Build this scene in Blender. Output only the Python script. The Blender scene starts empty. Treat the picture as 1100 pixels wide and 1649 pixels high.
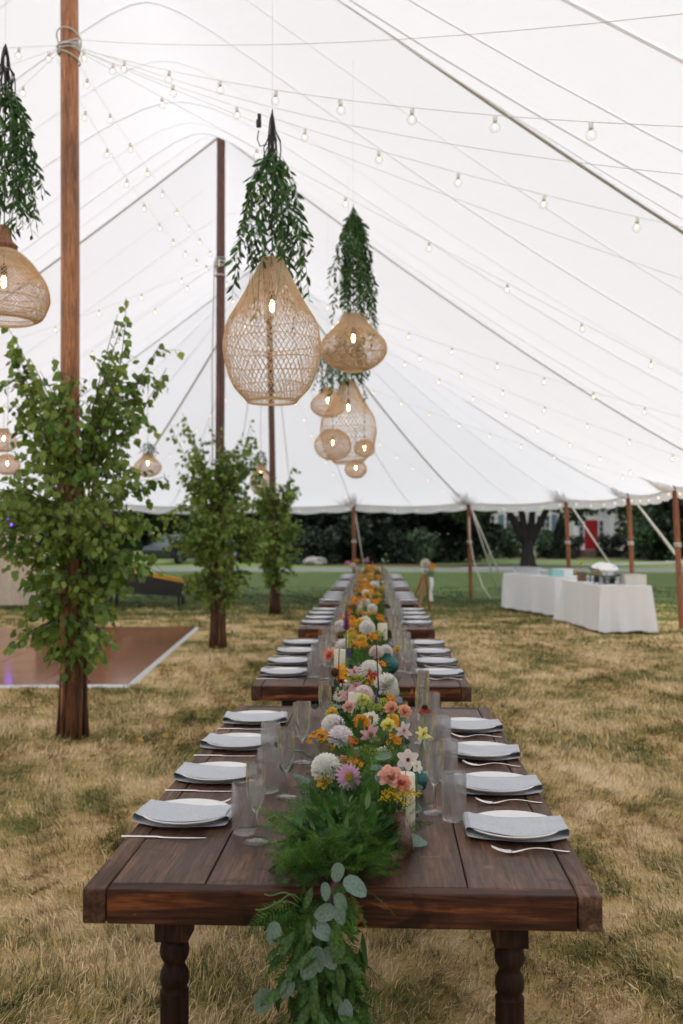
import bpy, bmesh, math, random
import numpy as np
from mathutils import Vector, Matrix

RND = random.Random(11)
NR = np.random.RandomState(11)
scene = bpy.context.scene
COL = scene.collection
pi = math.pi

# ------------------------------------------------------------------ camera, sky, sun, exposure
CAM_H, YAW, PITCH, FPX = 1.56, math.radians(1.93), math.radians(1.34), 1604.0
cam_data = bpy.data.cameras.new('camera')
cam = bpy.data.objects.new('camera', cam_data)
COL.objects.link(cam)
cam.location = (0, 0, CAM_H)
cam.rotation_euler = (pi / 2 + PITCH, 0, YAW)
cam_data.sensor_fit = 'VERTICAL'
cam_data.sensor_height = 36.0
cam_data.lens = 36.0 * FPX / 1649.0
cam_data.clip_start = 0.05
cam_data.clip_end = 1500
cam_data.dof.use_dof = True
cam_data.dof.focus_distance = 3.0
cam_data.dof.aperture_fstop = 3.5
scene.camera = cam

world = bpy.data.worlds.new('World')
scene.world = world
world.use_nodes = True
wn = world.node_tree
wn.nodes.clear()
wo = wn.nodes.new('ShaderNodeOutputWorld')
wb = wn.nodes.new('ShaderNodeBackground')
sky = wn.nodes.new('ShaderNodeTexSky')
sky.sky_type = 'NISHITA'
sky.sun_disc = False
SUN_EL, SUN_AZ = math.radians(80), math.radians(185)
sky.sun_elevation = SUN_EL
sky.sun_rotation = SUN_AZ
sky.air_density = 1.0
sky.dust_density = 4.0
sky.ozone_density = 1.0
wb.inputs['Strength'].default_value = 0.15
ovc = wn.nodes.new('ShaderNodeHueSaturation')      # bright overcast: the blue is washed out of the sky
ovc.inputs['Saturation'].default_value = 0.34
wn.links.new(sky.outputs[0], ovc.inputs['Color'])
wn.links.new(ovc.outputs[0], wb.inputs[0])
wn.links.new(wb.outputs[0], wo.inputs[0])

sun_data = bpy.data.lights.new('sun', 'SUN')
sun_data.energy = 0.5
sun_data.angle = math.radians(70)
sun_data.color = (1.0, 0.97, 0.93)
sun = bpy.data.objects.new('sun', sun_data)
COL.objects.link(sun)
sd = Vector((math.sin(SUN_AZ) * math.cos(SUN_EL), math.cos(SUN_AZ) * math.cos(SUN_EL), math.sin(SUN_EL)))
sun.rotation_euler = sd.to_track_quat('Z', 'Y').to_euler()

scene.view_settings.view_transform = 'Standard'
scene.view_settings.look = 'None'
scene.view_settings.gamma = 1
scene.view_settings.use_curve_mapping = False
scene.view_settings.exposure = 0.84
scene.render.engine = 'CYCLES'
cy = scene.cycles
cy.max_bounces = 24
cy.diffuse_bounces = 4
cy.glossy_bounces = 4
cy.transmission_bounces = 22
cy.transparent_max_bounces = 24
cy.caustics_reflective = False
cy.caustics_refractive = False
cy.sample_clamp_indirect = 3.0
cy.use_denoising = True

# ------------------------------------------------------------------ picture <-> place helpers (used only to measure)
CF = Vector((-math.sin(YAW), math.cos(YAW), 0))
CR = Vector((math.cos(YAW), math.sin(YAW), 0))
CZ = Vector((0, 0, 1))
CAMP = Vector((0, 0, CAM_H))


def ray(px, py):
    fw = CF * math.cos(PITCH) + CZ * math.sin(PITCH)
    up = CZ * math.cos(PITCH) - CF * math.sin(PITCH)
    return fw + CR * ((px - 550) / FPX) + up * ((824.5 - py) / FPX)


def at(px, py, d):
    r = ray(px, py)
    return CAMP + r * (d / r.dot(CF))


def on(px, py, z=0.0):
    r = ray(px, py)
    return CAMP + r * ((z - CAM_H) / r.z)


# ------------------------------------------------------------------ mesh helpers
class G:
    def __init__(self):
        self.V, self.F, self.M = [], [], []
        self.boxy = False

    def add(self, vs, fs, mi=0, T=None):
        o = len(self.V)
        if T is not None:
            vs = [T @ Vector(v) for v in vs]
        self.V.extend([tuple(v) for v in vs])
        for f in fs:
            self.F.append(tuple(i + o for i in f))
            self.M.append(mi)
        return self

    def box(self, c, s, mi=0, T=None, b=0.0):
        hx, hy, hz = s[0] / 2, s[1] / 2, s[2] / 2
        if b <= 0:
            vs = [(c[0] + sx * hx, c[1] + sy * hy, c[2] + sz * hz) for sx in (-1, 1) for sy in (-1, 1) for sz in (-1, 1)]
            fs = [(0, 1, 3, 2), (4, 6, 7, 5), (0, 4, 5, 1), (2, 3, 7, 6), (0, 2, 6, 4), (1, 5, 7, 3)]
            return self.add(vs, fs, mi, T)
        self.boxy = True
        bm = bmesh.new()
        bmesh.ops.create_cube(bm, size=1)
        for v in bm.verts:
            v.co = Vector((c[0] + v.co.x * s[0], c[1] + v.co.y * s[1], c[2] + v.co.z * s[2]))
        bmesh.ops.bevel(bm, geom=list(bm.edges), offset=b, segments=2, affect='EDGES', profile=0.5)
        bm.verts.ensure_lookup_table()
        vs = [v.co.copy() for v in bm.verts]
        fs = [tuple(v.index for v in f.verts) for f in bm.faces]
        bm.free()
        return self.add(vs, fs, mi, T)

    def tube(self, pts, rad, n=6, mi=0, caps=True, T=None):
        pts = [Vector(p) for p in pts]
        m = len(pts)
        if not hasattr(rad, '__len__'):
            rad = [rad] * m
        vs, fs = [], []
        ref = None
        for i, p in enumerate(pts):
            t = (pts[min(i + 1, m - 1)] - pts[max(i - 1, 0)])
            t = t.normalized() if t.length > 1e-9 else Vector((0, 0, 1))
            if ref is None:
                ref = Vector((1, 0, 0)) if abs(t.x) < 0.8 else Vector((0, 1, 0))
            a = (ref - t * ref.dot(t)).normalized()
            ref = a
            b = t.cross(a)
            for k in range(n):
                w = 2 * pi * k / n
                vs.append(p + (a * math.cos(w) + b * math.sin(w)) * rad[i])
        for i in range(m - 1):
            for k in range(n):
                k2 = (k + 1) % n
                fs.append((i * n + k, i * n + k2, (i + 1) * n + k2, (i + 1) * n + k))
        if caps:
            fs.append(tuple(range(n - 1, -1, -1)))
            fs.append(tuple((m - 1) * n + k for k in range(n)))
        return self.add(vs, fs, mi, T)

    def lathe(self, prof, n=24, mi=0, c=(0, 0, 0), T=None, mod=None):
        vs, fs = [], []
        for j, (r, z) in enumerate(prof):
            for k in range(n):
                w = 2 * pi * k / n
                rr = r * (mod(w, j) if mod else 1.0)
                vs.append((c[0] + rr * math.cos(w), c[1] + rr * math.sin(w), c[2] + z))
        for j in range(len(prof) - 1):
            for k in range(n):
                k2 = (k + 1) % n
                fs.append((j * n + k, j * n + k2, (j + 1) * n + k2, (j + 1) * n + k))
        if prof[0][0] > 1e-6:
            fs.append(tuple(range(n - 1, -1, -1)))
        if prof[-1][0] > 1e-6:
            fs.append(tuple((len(prof) - 1) * n + k for k in range(n)))
        return self.add(vs, fs, mi, T)

    def grid(self, P, mi=0, T=None, closed=False):
        """P: rows of points"""
        nr, nc = len(P), len(P[0])
        vs = [p for r in P for p in r]
        fs = []
        for i in range(nr - 1):
            for j in range(nc - 1 if not closed else nc):
                j2 = (j + 1) % nc
                fs.append((i * nc + j, i * nc + j2, (i + 1) * nc + j2, (i + 1) * nc + j))
        return self.add(vs, fs, mi, T)

    def sphere(self, c, r, n=10, m=6, mi=0, T=None, s=(1, 1, 1)):
        vs = [(c[0], c[1], c[2] - r * s[2])]
        for j in range(1, m):
            a = -pi / 2 + pi * j / m
            for k in range(n):
                w = 2 * pi * k / n
                vs.append((c[0] + r * s[0] * math.cos(a) * math.cos(w), c[1] + r * s[1] * math.cos(a) * math.sin(w), c[2] + r * s[2] * math.sin(a)))
        vs.append((c[0], c[1], c[2] + r * s[2]))
        fs = [(0, 1 + (k + 1) % n, 1 + k) for k in range(n)]
        for j in range(m - 2):
            for k in range(n):
                k2 = (k + 1) % n
                fs.append((1 + j * n + k, 1 + j * n + k2, 1 + (j + 1) * n + k2, 1 + (j + 1) * n + k))
        L = len(vs) - 1
        o = 1 + (m - 2) * n
        fs += [(o + k, o + (k + 1) % n, L) for k in range(n)]
        return self.add(vs, fs, mi, T)

    def mesh(self, name, mats, smooth=True):
        me = bpy.data.meshes.new(name)
        me.from_pydata(self.V, [], self.F)
        mats = mats if isinstance(mats, (list, tuple)) else [mats]
        for m in mats:
            me.materials.append(m)
        if len(mats) > 1:
            me.polygons.foreach_set('material_index', self.M)
        if smooth:
            me.polygons.foreach_set('use_smooth', [True] * len(me.polygons))
            if smooth == 'auto':
                me.set_sharp_from_angle(angle=math.radians(22 if self.boxy else 38))
        me.update()
        return me


def obj(name, me, parent=None, loc=None, rot=None, scale=None, kind=None, label=None):
    o = bpy.data.objects.new(name, me)
    COL.objects.link(o)
    if parent is not None:
        o.parent = parent
    if loc is not None:
        o.location = loc
    if rot is not None:
        o.rotation_euler = rot
    if scale is not None:
        o.scale = scale if hasattr(scale, '__len__') else (scale,) * 3
    if kind:
        o['kind'] = kind
    if label:
        o['label'] = label
    return o


def tag(o, label, cat, group=None):
    o['label'] = label
    o['category'] = cat
    if group:
        o['group'] = group
    return o


def thing(name, label, cat, loc=(0, 0, 0), rz=0.0, group=None):
    o = bpy.data.objects.new(name, None)
    COL.objects.link(o)
    o.empty_display_size = 0.1
    o.location = loc
    o.rotation_euler = (0, 0, rz)
    return tag(o, label, cat, group)


def copy_tree(o, parent=None):
    c = o.copy()
    COL.objects.link(c)
    if parent is not None:
        c.parent = parent
    for ch in o.children:
        copy_tree(ch, c)
    return c


def np_mesh(name, V, F, mats, smooth=False):
    """V (N,3) float array, F (M,k) int array, all faces with k corners"""
    me = bpy.data.meshes.new(name)
    V = np.ascontiguousarray(V, dtype=np.float32)
    F = np.ascontiguousarray(F, dtype=np.int32)
    k = F.shape[1]
    me.vertices.add(len(V))
    me.vertices.foreach_set('co', V.ravel())
    me.loops.add(F.size)
    me.loops.foreach_set('vertex_index', F.ravel())
    me.polygons.add(len(F))
    me.polygons.foreach_set('loop_start', np.arange(0, F.size, k, dtype=np.int32))
    me.polygons.foreach_set('loop_total', np.full(len(F), k, dtype=np.int32))
    if smooth:
        me.polygons.foreach_set('use_smooth', np.ones(len(F), dtype=bool))
    mats = mats if isinstance(mats, (list, tuple)) else [mats]
    for m in mats:
        me.materials.append(m)
    me.update(calc_edges=True)
    return me


def frames(D, N=None):
    """D (n,3) leaf axis (unit); returns (n,3,3) with columns x(side) y(axis) z(normal)"""
    D = np.asarray(D, float)
    D = D / np.maximum(np.linalg.norm(D, axis=1, keepdims=True), 1e-9)
    if N is None:
        N = NR.normal(size=D.shape)
    N = np.asarray(N, float)
    N = N - D * np.sum(N * D, axis=1, keepdims=True)
    N = N / np.maximum(np.linalg.norm(N, axis=1, keepdims=True), 1e-9)
    X = np.cross(D, N)
    return np.stack([X, D, N], axis=2)


def scatter(tv, tf, P, Fr, S):
    """template verts/faces put at P with frames Fr and scales S"""
    tv = np.asarray(tv, float)
    tf = np.asarray(tf, int)
    P = np.asarray(P, float)
    n, k = len(P), len(tv)
    S = np.broadcast_to(np.asarray(S, float), (n,))
    V = np.einsum('nij,kj->nki', Fr, tv) * S[:, None, None] + P[:, None, :]
    F = tf[None, :, :] + (np.arange(n) * k)[:, None, None]
    return V.reshape(-1, 3), F.reshape(-1, tf.shape[1])


# ------------------------------------------------------------------ materials
def new_mat(name):
    m = bpy.data.materials.new(name)
    m.use_nodes = True
    nt = m.node_tree
    nt.nodes.clear()
    out = nt.nodes.new('ShaderNodeOutputMaterial')
    return m, nt, out


def nd(nt, t, **kw):
    n = nt.nodes.new(t)
    for k, v in kw.items():
        if k in n.inputs.keys() if isinstance(k, str) else False:
            n.inputs[k].default_value = v
        else:
            setattr(n, k, v)
    return n


def c4(c):
    return (c[0], c[1], c[2], 1.0)


def pmat(name, c1, c2=None, scale=6.0, rough=0.6, bump=0.0, bscale=None, metal=0.0, transl=0.0, island=0.0,
         stretch=(1, 1, 1), detail=4.0, spec=0.5, bdist=0.01, world_co=False, lo=0.35, hi=0.65, hue=0.0, emit=None, estr=0.0, objvar=0.0, sheen=0.0):
    m, nt, out = new_mat(name)
    L = nt.links.new
    bs = nt.nodes.new('ShaderNodeBsdfPrincipled')
    bs.inputs['Roughness'].default_value = rough
    bs.inputs['Metallic'].default_value = metal
    bs.inputs['Specular IOR Level'].default_value = spec
    if sheen:
        bs.inputs['Sheen Weight'].default_value = sheen
    if world_co:
        co = nt.nodes.new('ShaderNodeNewGeometry').outputs['Position']
    else:
        co = nt.nodes.new('ShaderNodeTexCoord').outputs['Object']
    mp = nt.nodes.new('ShaderNodeMapping')
    mp.inputs['Scale'].default_value = stretch
    L(co, mp.inputs['Vector'])
    col = None
    if c2 is not None:
        nz = nt.nodes.new('ShaderNodeTexNoise')
        nz.inputs['Scale'].default_value = scale
        nz.inputs['Detail'].default_value = detail
        L(mp.outputs[0], nz.inputs['Vector'])
        rp = nt.nodes.new('ShaderNodeValToRGB')
        rp.color_ramp.elements[0].position = lo
        rp.color_ramp.elements[1].position = hi
        rp.color_ramp.elements[0].color = c4(c1)
        rp.color_ramp.elements[1].color = c4(c2)
        L(nz.outputs[0], rp.inputs[0])
        col = rp.outputs[0]
    if island or hue or objvar:
        hs = nt.nodes.new('ShaderNodeHueSaturation')
        if objvar and not island:
            rn = nt.nodes.new('ShaderNodeObjectInfo').outputs['Random']
        else:
            rn = nt.nodes.new('ShaderNodeNewGeometry').outputs['Random Per Island']
        amt = island or objvar
        mr = nt.nodes.new('ShaderNodeMapRange')
        mr.inputs['To Min'].default_value = 1 - amt
        mr.inputs['To Max'].default_value = 1 + amt
        L(rn, mr.inputs[0])
        L(mr.outputs[0], hs.inputs['Value'])
        if hue:
            m2 = nt.nodes.new('ShaderNodeMath')
            m2.operation = 'MULTIPLY'
            m2.inputs[1].default_value = 7.31
            L(rn, m2.inputs[0])
            m3 = nt.nodes.new('ShaderNodeMath')
            m3.operation = 'FRACT'
            L(m2.outputs[0], m3.inputs[0])
            m4 = nt.nodes.new('ShaderNodeMapRange')
            m4.inputs['To Min'].default_value = 0.5 - hue
            m4.inputs['To Max'].default_value = 0.5 + hue
            L(m3.outputs[0], m4.inputs[0])
            L(m4.outputs[0], hs.inputs['Hue'])
        if col is not None:
            L(col, hs.inputs['Color'])
        else:
            hs.inputs['Color'].default_value = c4(c1)
        col = hs.outputs[0]
    if col is not None:
        L(col, bs.inputs['Base Color'])
    else:
        bs.inputs['Base Color'].default_value = c4(c1)
    if bump:
        n2 = nt.nodes.new('ShaderNodeTexNoise')
        n2.inputs['Scale'].default_value = bscale or scale * 3
        n2.inputs['Detail'].default_value = 5
        L(mp.outputs[0], n2.inputs['Vector'])
        bp = nt.nodes.new('ShaderNodeBump')
        bp.inputs['Strength'].default_value = bump
        bp.inputs['Distance'].default_value = bdist
        L(n2.outputs[0], bp.inputs['Height'])
        L(bp.outputs[0], bs.inputs['Normal'])
    if emit is not None:
        bs.inputs['Emission Color'].default_value = c4(emit)
        bs.inputs['Emission Strength'].default_value = estr
    sh = bs.outputs[0]
    if transl:
        tr = nt.nodes.new('ShaderNodeBsdfTranslucent')
        if col is not None:
            L(col, tr.inputs[0])
        else:
            tr.inputs[0].default_value = c4(c1)
        mx = nt.nodes.new('ShaderNodeMixShader')
        mx.inputs[0].default_value = transl
        L(sh, mx.inputs[1])
        L(tr.outputs[0], mx.inputs[2])
        sh = mx.outputs[0]
    L(sh, out.inputs[0])
    return m


def glass_mat(name, col=(1, 1, 1), rough=0.0, clear=0.35, ior=1.45, bright_mix=0.0):
    m, nt, out = new_mat(name)
    L = nt.links.new
    g = nt.nodes.new('ShaderNodeBsdfGlass')
    g.inputs['Color'].default_value = c4(col)
    g.inputs['Roughness'].default_value = rough
    g.inputs['IOR'].default_value = ior
    t = nt.nodes.new('ShaderNodeBsdfTransparent')
    t.inputs[0].default_value = c4(col)
    mx = nt.nodes.new('ShaderNodeMixShader')
    mx.inputs[0].default_value = clear
    L(g.outputs[0], mx.inputs[1])
    L(t.outputs[0], mx.inputs[2])
    sh = mx.outputs[0]
    if bright_mix:       # white diffuse mixed in, standing in for bright canopy refracted by the glass
        df = nt.nodes.new('ShaderNodeBsdfDiffuse')
        df.inputs[0].default_value = (.85, .86, .88, 1)
        m2 = nt.nodes.new('ShaderNodeMixShader')
        m2.inputs[0].default_value = bright_mix
        L(sh, m2.inputs[1])
        L(df.outputs[0], m2.inputs[2])
        sh = m2.outputs[0]
    L(sh, out.inputs[0])
    return m


def emit_mat(name, col, s):
    m, nt, out = new_mat(name)
    e = nt.nodes.new('ShaderNodeEmission')
    e.inputs[0].default_value = c4(col)
    e.inputs[1].default_value = s
    nt.links.new(e.outputs[0], out.inputs[0])
    return m


def fabric_mat(name, refl, trans, tcol=(1, 1, 1)):
    """thin sailcloth: part of the light is scattered through"""
    m, nt, out = new_mat(name)
    L = nt.links.new
    geo = nt.nodes.new('ShaderNodeNewGeometry')
    nz = nt.nodes.new('ShaderNodeTexNoise')
    nz.inputs['Scale'].default_value = 1.3
    nz.inputs['Detail'].default_value = 5
    L(geo.outputs['Position'], nz.inputs['Vector'])
    bp = nt.nodes.new('ShaderNodeBump')
    bp.inputs['Strength'].default_value = 0.25
    bp.inputs['Distance'].default_value = 0.15
    L(nz.outputs[0], bp.inputs['Height'])
    d = nt.nodes.new('ShaderNodeBsdfDiffuse')
    d.inputs[0].default_value = c4([refl * x for x in tcol])
    t = nt.nodes.new('ShaderNodeBsdfTranslucent')
    t.inputs[0].default_value = c4([trans * x for x in tcol])
    L(bp.outputs[0], d.inputs['Normal'])
    a = nt.nodes.new('ShaderNodeAddShader')
    L(d.outputs[0], a.inputs[0])
    L(t.outputs[0], a.inputs[1])
    L(a.outputs[0], out.inputs[0])
    return m


def wood_mat(name, dark, mid, light, axis='Y', rough=0.45, wear=0.5, scale=1.0, bump=0.3, spec=0.5, plank=0.12, stains=0.0):
    m, nt, out = new_mat(name)
    L = nt.links.new
    st = {'X': (0.9, 14, 14), 'Y': (14, 0.9, 14), 'Z': (14, 14, 0.9)}[axis]
    tc = nt.nodes.new('ShaderNodeTexCoord')
    oi = nt.nodes.new('ShaderNodeObjectInfo')
    ad = nt.nodes.new('ShaderNodeVectorMath')
    ad.operation = 'ADD'
    cm = nt.nodes.new('ShaderNodeCombineXYZ')
    mu = nt.nodes.new('ShaderNodeMath')
    mu.operation = 'MULTIPLY'
    mu.inputs[1].default_value = 17.0
    L(oi.outputs['Random'], mu.inputs[0])
    for k in range(3):
        L(mu.outputs[0], cm.inputs[k])
    L(tc.outputs['Object'], ad.inputs[0])
    L(cm.outputs[0], ad.inputs[1])
    mp = nt.nodes.new('ShaderNodeMapping')
    mp.inputs['Scale'].default_value = [s * scale for s in st]
    L(ad.outputs[0], mp.inputs[0])
    n1 = nt.nodes.new('ShaderNodeTexNoise')
    n1.inputs['Scale'].default_value = 1.6
    n1.inputs['Detail'].default_value = 7
    n1.inputs['Roughness'].default_value = 0.62
    n1.inputs['Distortion'].default_value = 0.6
    L(mp.outputs[0], n1.inputs['Vector'])
    n2 = nt.nodes.new('ShaderNodeTexNoise')
    n2.inputs['Scale'].default_value = 3.2 * scale
    n2.inputs['Detail'].default_value = 4
    L(ad.outputs[0], n2.inputs['Vector'])
    r1 = nt.nodes.new('ShaderNodeValToRGB')
    e = r1.color_ramp.elements
    e[0].position, e[1].position = 0.3, 0.72
    e[0].color, e[1].color = c4(dark), c4(light)
    e2 = r1.color_ramp.elements.new(0.52)
    e2.color = c4(mid)
    L(n1.outputs[0], r1.inputs[0])
    mr = nt.nodes.new('ShaderNodeMapRange')
    mr.inputs['From Min'].default_value = 0.3
    mr.inputs['From Max'].default_value = 0.7
    mr.inputs['To Min'].default_value = 1 - wear
    mr.inputs['To Max'].default_value = 1 + wear
    L(n2.outputs[0], mr.inputs[0])
    m2 = nt.nodes.new('ShaderNodeMapRange')
    m2.inputs['To Min'].default_value = 1 - plank
    m2.inputs['To Max'].default_value = 1 + plank
    L(oi.outputs['Random'], m2.inputs[0])
    mm = nt.nodes.new('ShaderNodeMath')
    mm.operation = 'MULTIPLY'
    L(mr.outputs[0], mm.inputs[0])
    L(m2.outputs[0], mm.inputs[1])
    hs = nt.nodes.new('ShaderNodeHueSaturation')
    L(mm.outputs[0], hs.inputs['Value'])
    # fine grain lines
    n3 = nt.nodes.new('ShaderNodeTexNoise')
    n3.inputs['Scale'].default_value = 9.0
    n3.inputs['Detail'].default_value = 6
    n3.inputs['Roughness'].default_value = 0.7
    L(mp.outputs[0], n3.inputs['Vector'])
    g3 = nt.nodes.new('ShaderNodeMapRange')
    g3.inputs['From Min'].default_value = 0.35
    g3.inputs['From Max'].default_value = 0.65
    g3.inputs['To Min'].default_value = 0.45
    g3.inputs['To Max'].default_value = 1.5
    L(n3.outputs[0], g3.inputs[0])
    x3 = nt.nodes.new('ShaderNodeMix')
    x3.data_type = 'RGBA'
    x3.blend_type = 'MULTIPLY'
    x3.inputs[0].default_value = 1.0
    L(r1.outputs[0], x3.inputs[6])
    L(g3.outputs[0], x3.inputs[7])
    src = x3.outputs[2]
    if stains:
        n4 = nt.nodes.new('ShaderNodeTexNoise')
        n4.inputs['Scale'].default_value = 9.0
        n4.inputs['Detail'].default_value = 6
        n4.inputs['Distortion'].default_value = 0.8
        L(ad.outputs[0], n4.inputs['Vector'])
        for lo_, hi_, cc, fac in ((0.60, 0.70, dark, 0.85 * stains), (0.335, 0.29, [min(1, 1.5 * q) for q in light], 0.8 * stains)):
            m4 = nt.nodes.new('ShaderNodeMapRange')
            m4.inputs['From Min'].default_value = lo_
            m4.inputs['From Max'].default_value = hi_
            m4.inputs['To Max'].default_value = fac
            L(n4.outputs[0], m4.inputs[0])
            x4 = nt.nodes.new('ShaderNodeMix')
            x4.data_type = 'RGBA'
            L(m4.outputs[0], x4.inputs[0])
            L(src, x4.inputs[6])
            x4.inputs[7].default_value = c4(cc)
            src = x4.outputs[2]
    L(src, hs.inputs['Color'])
    bs = nt.nodes.new('ShaderNodeBsdfPrincipled')
    bs.inputs['Specular IOR Level'].default_value = spec
    L(hs.outputs[0], bs.inputs['Base Color'])
    m3 = nt.nodes.new('ShaderNodeMapRange')
    m3.inputs['To Min'].default_value = rough - 0.12
    m3.inputs['To Max'].default_value = rough + 0.18
    L(n1.outputs[0], m3.inputs[0])
    L(m3.outputs[0], bs.inputs['Roughness'])
    bp = nt.nodes.new('ShaderNodeBump')
    bp.inputs['Strength'].default_value = bump
    bp.inputs['Distance'].default_value = 0.004
    L(n1.outputs[0], bp.inputs['Height'])
    L(bp.outputs[0], bs.inputs['Normal'])
    L(bs.outputs[0], out.inputs[0])
    return m


def lawn_mat(name, blade):
    """dry straw and green patches by place; more green beyond the tent"""
    m, nt, out = new_mat(name)
    L = nt.links.new
    geo = nt.nodes.new('ShaderNodeNewGeometry')
    n1 = nt.nodes.new('ShaderNodeTexNoise')
    n1.inputs['Scale'].default_value = 1.15
    n1.inputs['Detail'].default_value = 4
    n1.inputs['Roughness'].default_value = 0.6
    L(geo.outputs['Position'], n1.inputs['Vector'])
    n2 = nt.nodes.new('ShaderNodeTexNoise')
    n2.inputs['Scale'].default_value = 4.5
    n2.inputs['Detail'].default_value = 3
    L(geo.outputs['Position'], n2.inputs['Vector'])
    sx = nt.nodes.new('ShaderNodeSeparateXYZ')
    L(geo.outputs['Position'], sx.inputs[0])
    gy = nt.nodes.new('ShaderNodeMapRange')
    gy.inputs['From Min'].default_value = 17.0
    gy.inputs['From Max'].default_value = 25.5
    gy.inputs['To Max'].default_value = 0.36
    L(sx.outputs['Y'], gy.inputs[0])

    def math_(op, a, b):
        n = nt.nodes.new('ShaderNodeMath')
        n.operation = op
        for i, s in enumerate((a, b)):
            if isinstance(s, (int, float)):
                n.inputs[i].default_value = s
            else:
                L(s, n.inputs[i])
        return n.outputs[0]
    f = math_('ADD', math_('MULTIPLY', math_('ADD', math_('MULTIPLY', math_('SUBTRACT', n1.outputs[0], 0.5), 1.5), 0.5), 0.60), math_('MULTIPLY', n2.outputs[0], 0.40))
    f = math_('ADD', f, gy.outputs[0])
    if blade:
        f = math_('ADD', f, math_('MULTIPLY', math_('SUBTRACT', geo.outputs['Random Per Island'], 0.5), 0.42))
    rp = nt.nodes.new('ShaderNodeValToRGB')
    k = 1.0 if blade else 0.9
    els = [(0.30, (0.80, 0.62, 0.40)), (0.43, (0.66, 0.485, 0.25)), (0.52, (0.46, 0.345, 0.135)),
           (0.595, (0.21, 0.19, 0.058)), (0.69, (0.085, 0.115, 0.032)), (0.95, (0.055, 0.085, 0.035))]  # last stop: real green, muted to hold the shade beyond the tent
    e = rp.color_ramp.elements
    e[0].position, e[0].color = els[0][0], c4([k * x for x in els[0][1]])
    e[1].position, e[1].color = els[-1][0], c4([k * x for x in els[-1][1]])
    for p, c in els[1:-1]:
        q = rp.color_ramp.elements.new(p)
        q.color = c4([k * x for x in c])
    L(f, rp.inputs[0])
    bs = nt.nodes.new('ShaderNodeBsdfPrincipled')
    bs.inputs['Roughness'].default_value = 0.8 if blade else 0.95
    bs.inputs['Specular IOR Level'].default_value = 0.25 if blade else 0.1
    L(rp.outputs[0], bs.inputs['Base Color'])
    if blade:       # each blade bleached or weathered to its own tone
        hv = nt.nodes.new('ShaderNodeHueSaturation')
        v = math_('ADD', math_('MULTIPLY', math_('FRACT', math_('MULTIPLY', geo.outputs['Random Per Island'], 13.7), 0.0), 0.85), 0.58)
        L(v, hv.inputs['Value'])
        L(rp.outputs[0], hv.inputs['Color'])
        L(hv.outputs[0], bs.inputs['Base Color'])
    if not blade:
        n3 = nt.nodes.new('ShaderNodeTexNoise')
        n3.inputs['Scale'].default_value = 45
        n3.inputs['Detail'].default_value = 6
        L(geo.outputs['Position'], n3.inputs['Vector'])
        bp = nt.nodes.new('ShaderNodeBump')
        bp.inputs['Strength'].default_value = 0.8
        bp.inputs['Distance'].default_value = 0.03
        L(n3.outputs[0], bp.inputs['Height'])
        L(bp.outputs[0], bs.inputs['Normal'])
    sh = bs.outputs[0]
    L(sh, out.inputs[0])
    return m


def net_card(name):
    pass


MT = {}
MT['lawn'] = lawn_mat('lawn_soil', False)
MT['blade'] = lawn_mat('lawn_blade', True)
MT['farlawn'] = pmat('far_lawn', (0.085, 0.13, 0.03), (0.13, 0.175, 0.05), 0.5, 0.9, 0.6, 20, world_co=True)
MT['road'] = pmat('asphalt', (0.11, 0.115, 0.12), (0.15, 0.15, 0.155), 3, 0.85, 0.3, 60, world_co=True)
MT['path'] = pmat('pale_path', (0.25, 0.25, 0.25), (0.33, 0.33, 0.32), 3, 0.85, 0.3, 60, world_co=True)
MT['mulch'] = pmat('mulch', (0.05, 0.03, 0.02), (0.10, 0.06, 0.04), 6, 0.95, 0.8, 30, world_co=True)
MT['fabric'] = fabric_mat('sailcloth', 0.45, 0.46, (0.975, 0.975, 1.0))
MT['fabric2'] = fabric_mat('sailcloth_seam', 0.45, 0.43, (0.975, 0.97, 0.99))
MT['strap'] = pmat('webbing', (0.46, 0.45, 0.40), (0.54, 0.53, 0.47), 30, 0.8, 0.2, 200)
MT['rope'] = pmat('rope', (0.66, 0.63, 0.57), (0.76, 0.73, 0.67), 40, 0.8)
MT['whitecord'] = pmat('white_cord', (0.6, 0.6, 0.58), rough=0.5)
MT['pole'] = wood_mat('varnished_pole', (0.20, 0.075, 0.03), (0.40, 0.165, 0.065), (0.56, 0.26, 0.115), 'Z', 0.4, 0.25)
MT['pole_dark'] = wood_mat('dark_pole', (0.05, 0.02, 0.012), (0.10, 0.04, 0.025), (0.15, 0.065, 0.04), 'Z', 0.45, 0.25)
MT['post'] = wood_mat('orange_post', (0.16, 0.055, 0.025), (0.28, 0.095, 0.04), (0.36, 0.14, 0.06), 'Z', 0.45, 0.15)
MT['board'] = wood_mat('table_board', (0.034, 0.016, 0.010), (0.082, 0.041, 0.026), (0.15, 0.080, 0.050), 'Y', 0.42, 0.35, bump=0.35, plank=0.16, spec=0.25, stains=0.9)
MT['rail'] = wood_mat('table_rail', (0.010, 0.005, 0.004), (0.05, 0.018, 0.010), (0.30, 0.095, 0.03), 'X', 0.5, 0.6, bump=0.6, spec=0.18, stains=1.0)
MT['siderail'] = wood_mat('table_side_rail', (0.034, 0.018, 0.012), (0.088, 0.045, 0.030), (0.17, 0.10, 0.068), 'Y', 0.5, 0.4, bump=0.6, spec=0.2, stains=1.0)
MT['leg'] = wood_mat('table_leg_wood', (0.008, 0.004, 0.003), (0.02, 0.009, 0.006), (0.045, 0.02, 0.011), 'Z', 0.6, 0.35, spec=0.15)
MT['plate'] = pmat('white_porcelain', (0.78, 0.78, 0.78), rough=0.12, spec=0.6)
MT['napkin'] = pmat('linen', (0.44, 0.47, 0.52), (0.50, 0.53, 0.58), 220, 0.9, 0.2, 900, stretch=(1, 0.25, 1), bdist=0.001, sheen=0.2)
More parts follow.
